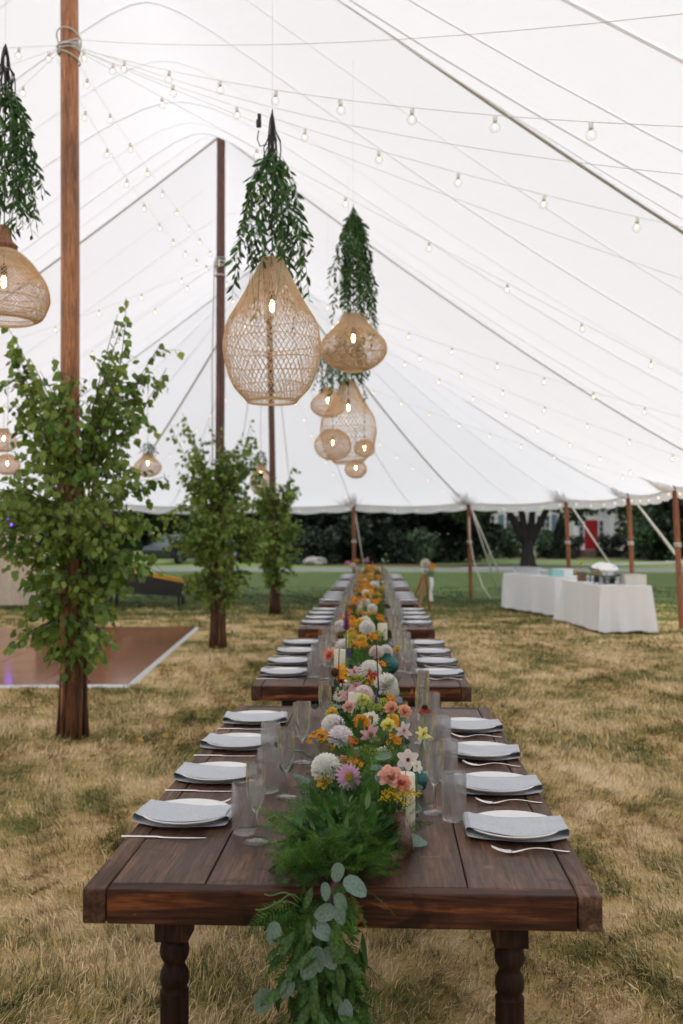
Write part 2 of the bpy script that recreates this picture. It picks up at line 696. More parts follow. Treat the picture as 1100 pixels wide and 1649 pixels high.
MT['steel'] = pmat('steel', (0.72, 0.72, 0.71), rough=0.18, metal=1.0)
MT['glass'] = glass_mat('clear_glass', (0.995, 0.997, 0.997), 0.0, 0.5)
MT['hobnail'] = glass_mat('hobnail_glass', (0.995, 0.995, 0.995), 0.01, 0.7, 1.45, bright_mix=0.05)
MT['pinkglass'] = glass_mat('pink_glass', (0.98, 0.84, 0.85), 0.0, 0.6)
MT['tealglass'] = glass_mat('teal_glass', (0.22, 0.74, 0.78), 0.05, 0.2, bright_mix=0.04)
MT['greenglass'] = glass_mat('green_glass', (0.45, 0.80, 0.66), 0.03, 0.3)
MT['water'] = glass_mat('water', (0.95, 0.97, 0.95), 0.0, 0.5, 1.33)
MT['wax'] = pmat('candle_wax', (0.80, 0.76, 0.62), rough=0.5, transl=0.3)
MT['black'] = pmat('black_plastic', (0.012, 0.012, 0.013), rough=0.45)
MT['rattan'] = pmat('rattan', (0.84, 0.63, 0.40), (0.93, 0.76, 0.54), 8, 0.6, island=0.10, transl=0.35)
MT['lampwood'] = wood_mat('lamp_neck_wood', (0.2, 0.09, 0.05), (0.30, 0.14, 0.07), (0.38, 0.19, 0.1), 'Z', 0.5, 0.1)
MT['filament'] = emit_mat('filament', (1.0, 0.66, 0.32), 3.2)
MT['lampbulb'] = emit_mat('lamp_filament', (1.0, 0.66, 0.30), 28.0)
MT['bulbglass'] = glass_mat('bulb_glass', (0.99, 0.985, 0.97), 0.0, 0.8, 1.25)
MT['socket'] = pmat('bulb_socket', (0.80, 0.80, 0.78), rough=0.5)
MT['bark'] = pmat('sapling_bark', (0.05, 0.022, 0.013), (0.20, 0.085, 0.04), 5, 0.75, 0.6, 30, stretch=(6, 6, 0.8), objvar=0.5)
MT['twig'] = pmat('twig_bark', (0.06, 0.04, 0.025), (0.10, 0.065, 0.04), 8, 0.8)
MT['saplingleaf'] = pmat('sapling_leaf', (0.09, 0.19, 0.03), (0.26, 0.36, 0.07), 3, 0.42, island=0.45, transl=0.4, hue=0.025)
MT['yellowleaf'] = pmat('yellow_leaf', (0.45, 0.28, 0.04), (0.55, 0.38, 0.07), 9, 0.6, transl=0.2)
MT['ruscus'] = pmat('ruscus_leaf', (0.012, 0.048, 0.010), (0.075, 0.165, 0.04), 6, 0.42, spec=0.25, island=0.6, transl=0.22, hue=0.02)
MT['euca'] = pmat('eucalyptus_leaf', (0.085, 0.15, 0.12), (0.16, 0.24, 0.20), 8, 0.5, bump=0.2, bscale=30, island=0.2, transl=0.15, objvar=0.25)
MT['fern'] = pmat('fern_needle', (0.015, 0.07, 0.010), (0.12, 0.24, 0.04), 12, 0.6, island=0.7, transl=0.2, spec=0.2)
MT['stem'] = pmat('green_stem', (0.07, 0.16, 0.04), (0.10, 0.22, 0.06), 9, 0.5)
MT['darkstem'] = pmat('dark_stem', (0.05, 0.012, 0.012), rough=0.5)
MT['evergreen'] = pmat('evergreen_leaf', (0.006, 0.015, 0.006), (0.014, 0.03, 0.010), 1.5, 0.6, island=0.4, transl=0.15)  # leaf colour darkened to stand in for shade on these trees
MT['treeleaf'] = pmat('tree_leaf', (0.02, 0.05, 0.012), (0.045, 0.09, 0.02), 1.2, 0.6, island=0.4, transl=0.3)
MT['shrubleaf'] = pmat('shrub_leaf', (0.03, 0.065, 0.025), (0.07, 0.12, 0.05), 1.5, 0.6, island=0.35, transl=0.2)
MT['treebark'] = pmat('tree_bark', (0.012, 0.010, 0.008), (0.03, 0.024, 0.018), 3, 0.9, 0.8, 14, stretch=(3, 3, 0.6))
MT['cloth'] = pmat('white_tablecloth', (0.84, 0.85, 0.88), rough=0.8, bump=0.15, bscale=3, bdist=0.05)
MT['floor_tile'] = pmat('dance_floor_tile', (0.26, 0.085, 0.032), (0.36, 0.14, 0.055), 9, 0.11, spec=0.5, stretch=(1, 8, 1), objvar=0.12)
MT['alu'] = pmat('white_edge', (0.62, 0.63, 0.64), rough=0.4)

# ================================================================== GROUND, ROAD
def sheet(name, pts, z, m, kind='structure'):
    g = G()
    g.add([(p[0], p[1], z) for p in pts], [tuple(range(len(pts)))])
    return obj(name, g.mesh(name, m, False), kind=kind)


sheet('lawn', [(-300, -120), (300, -120), (300, 42.2), (-300, 42.2)], 0.0, MT['lawn'])
sheet('far_lawn', [(-300, 42.2), (300, 42.2), (300, 500), (-300, 500)], 0.0, MT['farlawn'])
sheet('road', [(-300, 42.9), (300, 43.4), (300, 47.2), (-300, 46.6)], 0.008, MT['road'])
g = G()
ppts = [(5.0, 46.5), (6.3, 49.2), (8.2, 51.2), (12.5, 53.5), (17.5, 58.0), (19.8, 66.0)]
rows = []
for i, p in enumerate(ppts):
    a = Vector(ppts[max(i - 1, 0)])
    b = Vector(ppts[min(i + 1, len(ppts) - 1)])
    t = (b - a).normalized()
    nrm = Vector((-t.y, t.x)) * (1.6 if i == 0 else 0.8)
    rows.append([(p[0] + nrm.x, p[1] + nrm.y, 0.014), (p[0] - nrm.x, p[1] - nrm.y, 0.014)])
g.grid(rows)
obj('garden_path', g.mesh('garden_path', MT['path'], False), kind='structure')
g = G()
for (cx, cy_, rx, ry) in ((2.4, 51.5, 5.6, 1.6), (17.3, 65.5, 12, 1.4)):
    g.add([(cx + rx * math.cos(a * pi / 10), cy_ + ry * math.sin(a * pi / 10), 0.02) for a in range(20)], [tuple(range(20))])
obj('planting_bed', g.mesh('planting_bed', MT['mulch'], False), kind='structure')


# ------------------------------------------------------------------ grass blades
def grass_patch(n, y0, y1, dens_pow, hmin, hmax, w, seed, skip=None):
    r = np.random.RandomState(seed)
    y = y0 + (y1 - y0) * r.rand(n) ** dens_pow
    half = 0.40 * y + 0.5
    x = (r.rand(n) * 2 - 1) * half - y * math.tan(YAW)
    # clumping
    cx = x + 0.05 * np.sin(x * 17 + y * 5) + 0.04 * np.sin(y * 23 - x * 9)
    cyy = y + 0.05 * np.cos(x * 13 - y * 7)
    keep = np.ones(n, bool)
    if skip is not None:
        keep &= ~skip(cx, cyy)
    x, y = cx[keep], cyy[keep]
    n = len(x)
    h = hmin + (hmax - hmin) * r.rand(n) ** 1.6
    patch = 0.6 + 0.4 * np.sin(x * 3.1 + 1.3 * np.sin(y * 2.1)) * np.cos(y * 2.7 + x)
    h *= 0.55 + 0.6 * patch
    # swirl direction: matted straw falls the same way within a patch
    ang = 2.6 * np.sin(x * 1.3 + y * 0.6) + 2.2 * np.cos(y * 1.1 - x * 0.7) + r.normal(size=n) * 0.9
    lean = np.clip(r.normal(loc=1.0, scale=0.38, size=n), 0.1, 1.5)
    hx, hy = np.cos(ang), np.sin(ang)
    side = np.stack([-hy, hx, np.zeros(n)], 1)
    side += r.normal(size=(n, 3)) * 0.3
    side /= np.linalg.norm(side, axis=1, keepdims=True)
    ww = w * (0.6 + 0.8 * r.rand(n))
    P0 = np.stack([x, y, np.full(n, -0.004)], 1)
    l1, l2 = lean * 0.55, np.minimum(lean * 1.3, 1.62)
    d1 = np.stack([np.sin(l1) * hx, np.sin(l1) * hy, np.cos(l1)], 1)
    d2 = np.stack([np.sin(l2) * hx, np.sin(l2) * hy, np.cos(l2)], 1)
    P1 = P0 + d1 * (h * 0.5)[:, None]
    P2 = P1 + d2 * (h * 0.75)[:, None]
    sw = side * ww[:, None]
    V = np.stack([P0 - sw, P0 + sw, P1 - sw * .8, P1 + sw * .8, P2], 1).reshape(-1, 3)
    T = np.array([[0, 1, 3], [0, 3, 2], [2, 3, 4]])
    F = (T[None] + (np.arange(n) * 5)[:, None, None]).reshape(-1, 3)
    return V, F


def skip_floor(x, y):
    return (x < -2.5) & (y > 10.15) & (y < 16.75) & (x < -2.3 - (y - 10.2) * 0.065)


parts = [grass_patch(150000, 2.9, 7.0, 1.15, 0.035, 0.085, 0.0017, 1),
         grass_patch(110000, 7.0, 14.0, 1.1, 0.04, 0.085, 0.0030, 2, skip_floor),
         grass_patch(70000, 14.0, 30.0, 1.0, 0.04, 0.09, 0.006, 3, skip_floor)]
Vs, Fs, o = [], [], 0
for V, F in parts:
    Vs.append(V)
    Fs.append(F + o)
    o += len(V)
gr = obj('lawn_grass', np_mesh('lawn_grass', np.concatenate(Vs), np.concatenate(Fs), MT['blade']), kind='stuff')
tag(gr, 'dry straw coloured lawn grass with green patches under the tent', 'grass')

# fallen leaves at the sapling
LEAF_V = [(0, 0, 0), (0.36, 0.20, 0.05), (0.46, 0.42, 0.07), (0.28, 0.72, 0.03), (0, 1.05, -0.04), (-0.28, 0.72, 0.03), (-0.46, 0.42, 0.07), (-0.36, 0.20, 0.05), (0, 0.45, -0.01)]
LEAF_T = [(0, 1, 8), (1, 2, 8), (2, 3, 8), (3, 4, 8), (4, 5, 8), (5, 6, 8), (6, 7, 8), (7, 0, 8)]
g = G().add([(a * 0.06, b * 0.06, c * 0.06) for a, b, c in LEAF_V], LEAF_T)
fl = g.mesh('fallen_leaf', MT['yellowleaf'])
for (px, py) in ((134, 1172), (205, 1180), (60, 1190), (232, 1192), (262, 1182), (186, 1203), (108, 1202), (150, 1215), (30, 1212), (218, 1148), (68, 1168), (175, 1162)):
    p = on(px, py, 0.05)
    tag(obj('fallen_leaf', fl, loc=p, rot=(RND.uniform(-.5, .5), RND.uniform(-.5, .5), RND.uniform(0, 6))),
        'small yellow leaf fallen on the dry grass near the biggest sapling', 'leaf', 'yellow leaves fallen round the nearest sapling')

# ================================================================== DANCE FLOOR
df = thing('dance_floor', 'glossy brown parquet dance floor with white edging laid on the lawn', 'dance floor', (-2.55, 10.2, 0), math.radians(4.0))
TS = 0.915
tile = G().box((TS / 2, TS / 2, 0.02), (TS - 0.011, TS - 0.011, 0.026), b=0.002).mesh('tile', MT['floor_tile'], 'auto')
for i in range(10):
    for j in range(7):
        obj('tile', tile, df, loc=(-(i + 1) * TS, j * TS, 0.0))
g = G()
g.add([(0.004, 0, 0.03), (0.055, 0, 0.003), (0.055, 7 * TS, 0.003), (0.004, 7 * TS, 0.03)], [(0, 1, 2, 3)])
obj('edge_strip', g.mesh('edge_strip', MT['alu'], False), df)
g = G()
g.add([(0.004, -0.004, 0.03), (-10 * TS, -0.004, 0.03), (-10 * TS, -0.055, 0.003), (0.055, -0.055, 0.003)], [(0, 1, 2, 3)])
obj('edge_strip', g.mesh('edge_strip', MT['alu'], False), df)

# ================================================================== THE TENT
TX, RX, RY = -2.15, 7.15, 6.2
PK, EV = 7.2, 2.38
PY = [-4.55, 1.55, 7.65, 13.75, 19.85]


def fab(x, y):
    dx = x - TX
    if y > PY[-1] or y < PY[0]:
        dy = (y - PY[-1]) if y > PY[-1] else (y - PY[0])
        t = math.hypot(dx / RX, dy / RY)
        ang = math.atan2(abs(dy) / RY, dx / RX)
        u = 0
        s = abs(math.sin(ang * 7))
        if t > 1e-4:
            s *= 1
    else:
        q = (y - PY[0]) / 6.1
        u = abs(q - round(q)) * 2
        t = abs(dx) / RX
        s = abs(math.sin(pi * (y - PY[0]) / 3.05))
    t = min(t, 1)
    rl, pe = (5.60, 0.26) if y < PY[2] else (6.3, 0.13)
    ridge = rl + (PK - rl) * (1 - u) ** 1.7
    p = 1.15 + pe * min(1, u * 1.2)
    k = 0.10 * u
    tt = (math.sqrt(t * t + k * k) - k) / (math.sqrt(1 + k * k) - k)
    e = EV - 0.07 * s * t ** 2
    # each panel hangs a little between the radial webbings
    return e + (ridge - EV) * (1 - tt) ** p - 0.05 * s * math.sin(pi * t)


tent = thing('sailcloth_tent', 'white translucent sailcloth tent canopy with high peaks over the tables', 'tent', (0, 0, 0))


def side_pt(sgn, t, y):
    x = TX + sgn * RX * t
    return Vector((x, y, fab(x, y)))


def end_pt(end, t, ph):
    yc = PY[-1] if end > 0 else PY[0]
    x = TX + RX * t * math.cos(ph)
    y = yc + end * RY * t * math.sin(ph)
    if t < 1e-6:
        return Vector((TX, yc, PK))
    if abs(y - yc) < 1e-5:
        y = yc
    return Vector((x, y, fab(x, y)))


TT = [0, .02, .05, .09, .14, .2, .27, .35, .43, .51, .59, .67, .75, .82, .88, .94, 1.0]
W = 6.1 / 4
for sgn in (-1, 1):
    for i in range(16):
        y0 = PY[0] + i * W
        rows = [[side_pt(sgn, t, y0 + W * k / 6) for t in TT] for k in range(7)]
        obj('roof_panel', G().grid(rows).mesh('roof_panel', MT['fabric']), tent)
for end in (-1, 1):
    for i in range(14):
        rows = [[end_pt(end, t, pi * (i + k / 4) / 14) for t in TT] for k in range(5)]
        obj('roof_panel', G().grid(rows).mesh('roof_panel', MT['fabric']), tent)


def strip(path, w, off, m, name, thick=0.0):
    """ribbon under the fabric along path"""
    n = len(path)
    rows = []
    for i in range(n):
        t = (path[min(i + 1, n - 1)] - path[max(i - 1, 0)]).normalized()
        s = t.cross(Vector((0, 0, 1)))
        s = s.normalized() if s.length > 1e-6 else Vector((0, 1, 0))
        dn = s.cross(t)
        if dn.z > 0:
            dn = -dn
        c = path[i] + dn * off
        if thick:
            rows.append([c - s * w / 2, c + s * w / 2, c + s * w / 2 + dn * thick, c - s * w / 2 + dn * thick])
        else:
            rows.append([c - s * w / 2, c + s * w / 2])
    g = G().grid(rows, closed=bool(thick))
    return obj(name, g.mesh(name, m), tent)


for sgn in (-1, 1):
    for i in range(17):
        y = PY[0] + i * W
        if i % 4 == 0:
            strip([side_pt(sgn, t, y) for t in TT], 0.045, 0.03, MT['strap'], 'webbing_strap', 0.008)
        else:
            strip([side_pt(sgn, t, y) for t in TT], 0.03, 0.012, MT['fabric2'], 'seam')
        if i < 16:
            strip([side_pt(sgn, t, y + W / 2) for t in TT], 0.018, 0.010, MT['fabric2'], 'seam')
for end in (-1, 1):
    for i in range(1, 14):
        ph = pi * i / 14
        pts = [end_pt(end, t, ph) for t in TT]
        if i in (4, 10):
            strip(pts, 0.045, 0.03, MT['strap'], 'webbing_strap', 0.008)
        else:
            strip(pts, 0.03, 0.012, MT['fabric2'], 'seam')

# perimeter points, valance with a scalloped hem
per = []
NS = 10
for i in range(16 * 1):
    for k in range(NS):
        per.append(side_pt(1, 1, PY[0] + (i + k / NS) * W))
for i in range(14):
    for k in range(NS):
        per.append(end_pt(1, 1, pi * (i + k / NS) / 14))
for i in range(16):
    for k in range(NS):
        per.append(side_pt(-1, 1, PY[-1] - (i + k / NS) * W))
for i in range(14):
    for k in range(NS):
        per.append(end_pt(-1, 1, pi - pi * (i + k / NS) / 14))
rows = [[], [], []]
for i, p in enumerate(per):
    out_ = Vector((p.x - TX, 0 if PY[0] < p.y < PY[-1] else (p.y - (PY[-1] if p.y > 0 else PY[0])), 0)).normalized()
    rip = 0.02 * math.sin(i * 1.9) + 0.012 * math.sin(i * 0.83)
    sc = 0.17 + 0.035 * abs(math.sin(pi * i / 5))
    rows[0].append(p + Vector((0, 0, 0.002)))
    rows[1].append(p + out_ * (0.01 + rip * .5) - Vector((0, 0, 0.09)))
    rows[2].append(p + out_ * (0.01 + rip) - Vector((0, 0, sc)))
obj('valance', G().grid(rows, closed=True).mesh('valance', MT['fabric2']), tent)
# rope along the hem
g = G()
g.tube([p - Vector((0, 0, 0.02)) for p in per] + [per[0] - Vector((0, 0, 0.02))], 0.012, 5)
obj('hem_rope', g.mesh('hem_rope', MT['rope']), tent)

# side posts
POSTS = []
for i in range(9):
    POSTS.append((side_pt(1, 1, PY[0] + 3.05 * i), Vector((1, 0, 0))))
for i in range(1, 7):
    ph = pi * i / 7
    POSTS.append((end_pt(1, 1, ph), Vector((math.cos(ph), math.sin(ph), 0))))
for i in range(9):
    POSTS.append((side_pt(-1, 1, PY[-1] - 3.05 * i), Vector((-1, 0, 0))))
for i in range(1, 7):
    ph = pi * i / 7
    POSTS.append((end_pt(-1, 1, ph), Vector((math.cos(ph), -math.sin(ph), 0))))
post_label = {
              7: 'orange wooden tent post at the right edge of the photo with white band',
              8: 'orange wooden tent post behind the buffet table with the chafing dishes',
              9: 'orange wooden tent post behind the left buffet table, in front of the conical bush',
              10: 'orange wooden tent post standing alone on grass left of the buffet tables',
              11: 'orange wooden tent post at the far end of the row of tables',
              12: 'orange wooden tent post seen between the two rear saplings',
              13: 'orange wooden tent post beside the black arcade ramp'}
for k, (p, od) in enumerate(POSTS):
    if p.y < 9:
        continue
    lab = post_label.get(k, 'tent side post holding up the eave outside the view')
    lean = od * 0.10
    t = thing('side_post', lab, 'tent post', (p.x + lean.x, p.y + lean.y, 0), 0, 'tent side posts')
    g = G().tube([Vector((0, 0, 0)), -lean + Vector((0, 0, p.z + 0.02))], 0.048, 12)
    obj('pole', g.mesh('post_pole', MT['post'], 'auto'), t)
    g = G()
    for zz in (1.38, 1.42):
        c = -lean * (zz / p.z)
        g.tube([c + Vector((math.cos(a * pi / 6) * .056, math.sin(a * pi / 6) * .056, zz + .005 * math.sin(a))) for a in range(13)], 0.013, 5)
    obj('band', g.mesh('band', MT['whitecord']), t)
    # gathered fabric fan round the post head: pleats of the canopy
    g = G()
    inn = -od
    tan = Vector((-od.y, od.x, 0))
    r2 = random.Random(k)
    for q in range(22):
        a = (q - 10.5) / 11 * 1.25
        dr = inn * math.cos(a) + tan * math.sin(a)
        L0 = r2.uniform(0.35, 0.6)
        e0 = p - Vector((0, 0, 0.06))
        e1 = p + dr * L0
        e1 = Vector((e1.x, e1.y, fab(e1.x, e1.y) - 0.015 if abs(e1.x - TX) < RX else p.z))
        mid = (e0 + e1) / 2 - Vector((0, 0, 0.035 + .02 * r2.random()))
        sd_ = dr.cross(Vector((0, 0, 1))) * (L0 * 0.055)
        g.add([e0 - sd_ * .3, e0 + sd_ * .3, mid + sd_ - Vector((0, 0, .03)), mid - sd_, e1 + sd_ * .3, e1 - sd_ * .3], [(0, 1, 2, 3), (3, 2, 4, 5)])
    obj('pleated_corner', g.mesh('pleated_corner', MT['fabric2']), tent)
    # guy ropes
    gl = 'pale guy rope running outward from the %s' % {7: 'post at the right edge of the photo', 8: 'post behind the chafing dishes', 9: 'post behind the left buffet table',
                                                        10: 'lone post left of the buffet tables', 11: 'post at the end of the row of tables'}.get(k, 'hidden side posts of the tent')
    gt = thing('guy_rope', gl, 'guy rope', (p.x, p.y, 0), 0, 'guy ropes of the tent')
    if k in (7, 8, 9, 10, 11):
        st = Vector((od.x * 2.0, od.y * 2.0, 0)) + tan * (0.55 if k in (8, 7) else 0.1)
    else:
        st = Vector((od.x * 2.0, od.y * 2.0, 0))
    for ofs in ((0.0, 0.28) if k in (7, 8, 10) else (0.0,)):
        e1 = Vector((0, 0, p.z - 0.02)) + od * 0.03
        e2 = st + tan * ofs + Vector((0, 0, 0.05))
        g = G().tube([e1, e1 + (e2 - e1) * .5 - Vector((0, 0, 0.02)), e2], 0.017, 5)
        obj('rope', g.mesh('rope', MT['rope']), gt)
        g = G().tube([e2 + Vector((0, 0, -0.1)), e2 + Vector((0, 0, 0.12))], 0.018, 6)
        obj('stake', g.mesh('stake', MT['black']), gt)
    if k == 10:
        g = G().tube([Vector((0, 0, p.z - .04)), Vector((.02, -.06, 1.5)), Vector((0.12, -.12, 0.9)), Vector((0.32, -.2, 0.3)), Vector((0.5, -.3, 0.03))], 0.014, 5)
        obj('rope', g.mesh('rope', MT['rope']), gt)

# centre poles
POLEX = [-2.3, -2.3, -2.36, -2.17, -2.0]
for i, y in enumerate(PY):
    if i < 2:
        continue
    rad = 0.074 if i < 3 else 0.064
    lab = {2: 'nearest thick varnished centre pole rising through the biggest sapling, wrapped with light cords',
           3: 'dark centre pole in the middle distance rising from the second sapling',
           4: 'farthest dark centre pole, seen below the biggest woven lantern'}.get(i, 'varnished centre pole of the tent behind the photographer')
    t = thing('centre_pole', lab, 'tent pole', (POLEX[i], y, 0), 0, 'tall centre poles of the tent')
    top = Vector((TX - POLEX[i] if i != 2 else -0.05, 0, PK - 0.02))
    g = G().tube([Vector((0, 0, 0)), top * .5 + Vector((.01, 0, 0)), top], [rad, rad * .98, rad * .9], 20)
    obj('pole', g.mesh('centre_pole', MT['pole'] if i < 3 else MT['pole_dark'], 'auto'), t)
    g = G()
    r2 = random.Random(i)
    for q in range(7):
        z0 = 5.36 + r2.uniform(-.07, .09)
        tl = r2.uniform(-.06, .06)
        ph0 = r2.uniform(0, 6)
        c = top * (z0 / PK)
        rr = rad + .008 + .006 * (q % 3)
        g.tube([Vector((c.x + math.cos(a * pi / 9) * rr, math.sin(a * pi / 9) * rr, z0 + tl * math.sin(a * pi / 9 + ph0))) for a in range(19)], 0.006, 5)
    obj('cord_wrap', g.mesh('cord_wrap', MT['whitecord']), t)
    if i == 3:
        for z0 in (5.18, 2.55, 2.60):
            c = top * (z0 / PK)
            g = G().tube([Vector((c.x + math.cos(a * pi / 9) * (rad + .01), math.sin(a * pi / 9) * (rad + .01), z0)) for a in range(19)], 0.012, 5)
            obj('cord_wrap', g.mesh('cord_wrap', MT['whitecord']), t)
        g = G().tube([Vector((-rad - .02, -.02, 2.55)) , Vector((-rad - .03, -.02, 4)), top * .75 + Vector((-rad - .02, 0, 0))], 0.009, 5)
        obj('hanging_cord', g.mesh('hanging_cord', MT['whitecord']), t)

# ================================================================== STRING LIGHTS
g = G()
g.lathe([(0.004, 0.0), (0.012, -0.004), (0.0125, -0.032), (0.011, -0.036)], 10, 0)
bulb_socket = g.mesh('bulb_socket', MT['socket'])
g = G()
prof = [(0.011, -0.034)] + [(0.0285 * math.sin(a) , -0.064 + 0.0285 * math.cos(a)) for a in [0.45 + (pi - 0.47) * k / 9 for k in range(10)]]
g.lathe(prof, 14, 0)
bulb_glass = g.mesh('bulb_glass', MT['bulbglass'])
g = G()
g.sphere((0, 0, -0.058), 0.0055, 6, 4, 0, s=(1, 1, 2.2))
bulb_fil = g.mesh('bulb_filament', MT['filament'])
g = G()
g.lathe([(0.004, 0.0), (0.012, -0.004), (0.0125, -0.032)], 8, 0)
g.lathe(prof, 10, 1)
g.sphere((0, 0, -0.058), 0.007, 6, 4, 2, s=(1, 1, 2.0))
bulb_one = g.mesh('bulb', [MT['socket'], MT['bulbglass'], MT['filament']])


def catenary(a, b, sag, n=26):
    a, b = Vector(a), Vector(b)
    return [a + (b - a) * (k / n) - Vector((0, 0, 4 * sag * (k / n) * (1 - k / n))) for k in range(n + 1)]


def light_string(a, b, sag, spacing, label, start=0.3, near=False, bulbs=True, rad=0.0017):
    t = thing('string_light', label, 'string lights', (0, 0, 0), 0, 'festoon light strings under the tent roof')
    path = catenary(a, b, sag)
    obj('cable', G().tube(path, rad, 4).mesh('cable', MT['rope']), t)
    if not bulbs:
        return t
    acc, nxt = 0.0, start
    for i in range(len(path) - 1):
        seg = (path[i + 1] - path[i])
        while acc + seg.length > nxt:
            p = path[i] + seg * ((nxt - acc) / seg.length) - Vector((0, 0, rad))
            sway = (RND.uniform(-.12, .12), RND.uniform(-.12, .12), RND.uniform(0, 6))
            if near:
                b_ = obj('bulb', bulb_glass, t, p, sway)
                obj('socket', bulb_socket, b_)
                obj('filament', bulb_fil, b_)
            else:
                obj('bulb', bulb_one, t, p, sway)
            nxt += spacing
        acc += seg.length
    return t


WR = {2: Vector((-2.40, 7.6, 5.38)), 3: Vector((-2.16, 13.75, 5.38)), 4: Vector((-2.08, 19.85, 5.38)), 1: Vector((-2.25, 1.55, 5.38))}
ev = lambda x, y: Vector((x, y, 2.34))
RXP, LXP = TX + RX, TX - RX
light_string(WR[2], ev(RXP, 1.55), 0.42, 0.57, 'lowest light string sagging across the photo from the nearest pole towards the right', 0.25, True)
light_string(WR[2] + Vector((0, 0, .03)), ev(RXP, 2.2), 0.52, 0.6, 'bare cable sagging just under the nearest bulb string from the nearest pole', bulbs=False)
light_string(WR[2] + Vector((0, 0, .05)), ev(RXP, 0.9) + Vector((0, 0, .5)), 0.35, 0.6, 'bare cable above the nearest bulb string, rising to the right edge', bulbs=False)
light_string(WR[2], ev(RXP, 4.6), 0.28, 0.6, 'second bulb string from the nearest pole, passing above the second lantern', 0.5, True)
light_string(WR[2], ev(RXP, 10.7), 0.03, 0.85, 'third bulb string from the nearest pole, running down over the long strap', 0.8)
light_string(WR[2], ev(RXP, 7.65) + Vector((0, 0, .3)), 0.12, 0.6, 'bare cable running from the nearest pole to the right eave', bulbs=False)
light_string(WR[2], WR[3] + Vector((0, 0, .0)), 0.10, 0.62, 'bulb string from the nearest pole back to the second pole, upper one', 0.5, True)
light_string(WR[2] + Vector((-.08, 0, -.1)), WR[3] + Vector((-.08, 0, -.1)), 0.30, 0.62, 'bulb string from the nearest pole back to the second pole, lower one', 0.7, True)
light_string(WR[2], ev(LXP, 4.6), 0.30, 0.55, 'bulb string leaving the photo to the left from the nearest pole, lower', 0.15, True)
light_string(WR[2], ev(LXP, 1.55) + Vector((0, 0, .3)), 0.15, 0.55, 'bulb string leaving the photo to the left from the nearest pole, upper', 0.4)
light_string(WR[2], ev(LXP, 10.7), 0.25, 0.7, 'bulb string from the nearest pole going back to the left eave', 0.5)
light_string(WR[3], ev(RXP, 10.7), 0.15, 0.62, 'bulb string from the second pole to the right, front one', 0.6)
light_string(WR[3], ev(RXP, 13.75), 0.15, 0.62, 'bulb string from the second pole to the right, middle one', 0.6)
light_string(WR[3], ev(RXP, 16.8), 0.12, 0.62, 'bulb string from the second pole to the right, rear one', 0.6)
light_string(WR[3], ev(LXP, 10.7), 0.25, 0.62, 'bulb string from the second pole to the left, front one', 0.6)
light_string(WR[3], ev(LXP, 16.8), 0.25, 0.62, 'bulb string from the second pole to the left, rear one', 0.6)
light_string(WR[3], WR[4], 0.35, 0.62, 'bulb string between the second and the farthest pole', 0.6)
light_string(WR[4], ev(RXP, 16.8), 0.2, 0.62, 'bulb string from the farthest pole towards the right edge post', 0.6)
light_string(WR[4], end_pt(1, 1, pi * 2 / 7) - Vector((0, 0, .05)), 0.2, 0.62, 'bulb string from the farthest pole to the lone post', 0.6)
light_string(WR[4], end_pt(1, 1, pi * 3 / 7) - Vector((0, 0, .05)), 0.2, 0.62, 'bulb string from the farthest pole to the post behind the tables', 0.6)
light_string(WR[4], end_pt(1, 1, pi * 5 / 7) - Vector((0, 0, .05)), 0.2, 0.62, 'bulb string from the farthest pole to the far left eave', 0.6)
t = thing('string_light', 'glowing bulb string running along the far eave hem', 'string lights', (0, 0, 0), 0, 'festoon light strings under the tent roof')
eave = [p for p in per if p.y > 12]
i0 = per.index(min((p for p in per if p.x > 0), key=lambda p: abs(p.y - 12)))
eave = [per[(i0 + k)] - Vector((0, 0, 0.06)) for k in range(0, 300)]
eave = [e + (Vector((TX, 20, 2.3)) - e).normalized() * 0.05 for e in eave]
obj('cable', G().tube(eave, 0.004, 4).mesh('cable', MT['rope']), t)
for k in range(0, 300, 4):
    obj('bulb', bulb_one, t, eave[k], (0, 0, k))

# ================================================================== LONG FARM TABLES
TW, TL, TH, TT_ = 1.17, 2.44, 0.76, 0.08
TCX = [-0.08, -0.075, -0.075, -0.075, -0.07, -0.07]
TY0 = [2.25, 5.30, 8.52, 11.62, 14.75, 17.85]
TROT = [-0.55, 0.1, -0.1, 0.2, -0.2, 0.1]
TN = ['nearest table', 'second table', 'third table', 'fourth table', 'fifth table', 'farthest table']
RW = 0.055
proto = thing('farm_table', '', 'table', (0, 0, 0))
iw = TW - 2 * RW
xs = [-TW / 2 + RW, -0.312, 0.0, 0.290, TW / 2 - RW]
for i in range(4):
    a, b = xs[i] + 0.0015, xs[i + 1] - 0.0015
    g = G().box((0, 0, 0), (b - a, TL - 2 * 0.045 - 0.003, 0.03), b=0.0025)
    obj('board', g.mesh('board', MT['board'], 'auto'), proto, loc=((a + b) / 2, TL / 2, TH - 0.0165 - 0.001 * (i % 2)))
for s in (-1, 1):
    g = G().box((0, 0, 0), (RW - 0.002, TL, TT_), b=0.005)
    obj('side_rail', g.mesh('side_rail', MT['siderail'], 'auto'), proto, loc=(s * (TW / 2 - RW / 2), TL / 2, TH - TT_ / 2))
    g = G().box((0, 0, 0), (iw - 0.002, 0.045, TT_ - 0.001), b=0.005)
    obj('end_rail', g.mesh('end_rail', MT['rail'], 'auto'), proto, loc=(0, TL / 2 + s * (TL / 2 - 0.024), TH - TT_ / 2 - 0.001))
g = G()
for s in (-1, 1):
    g.box((s * 0.36, TL / 2, TH - 0.06), (0.05, TL - 0.2, 0.05))
obj('under_frame', g.mesh('under_frame', MT['leg'], False), proto)
LZ = TH - TT_
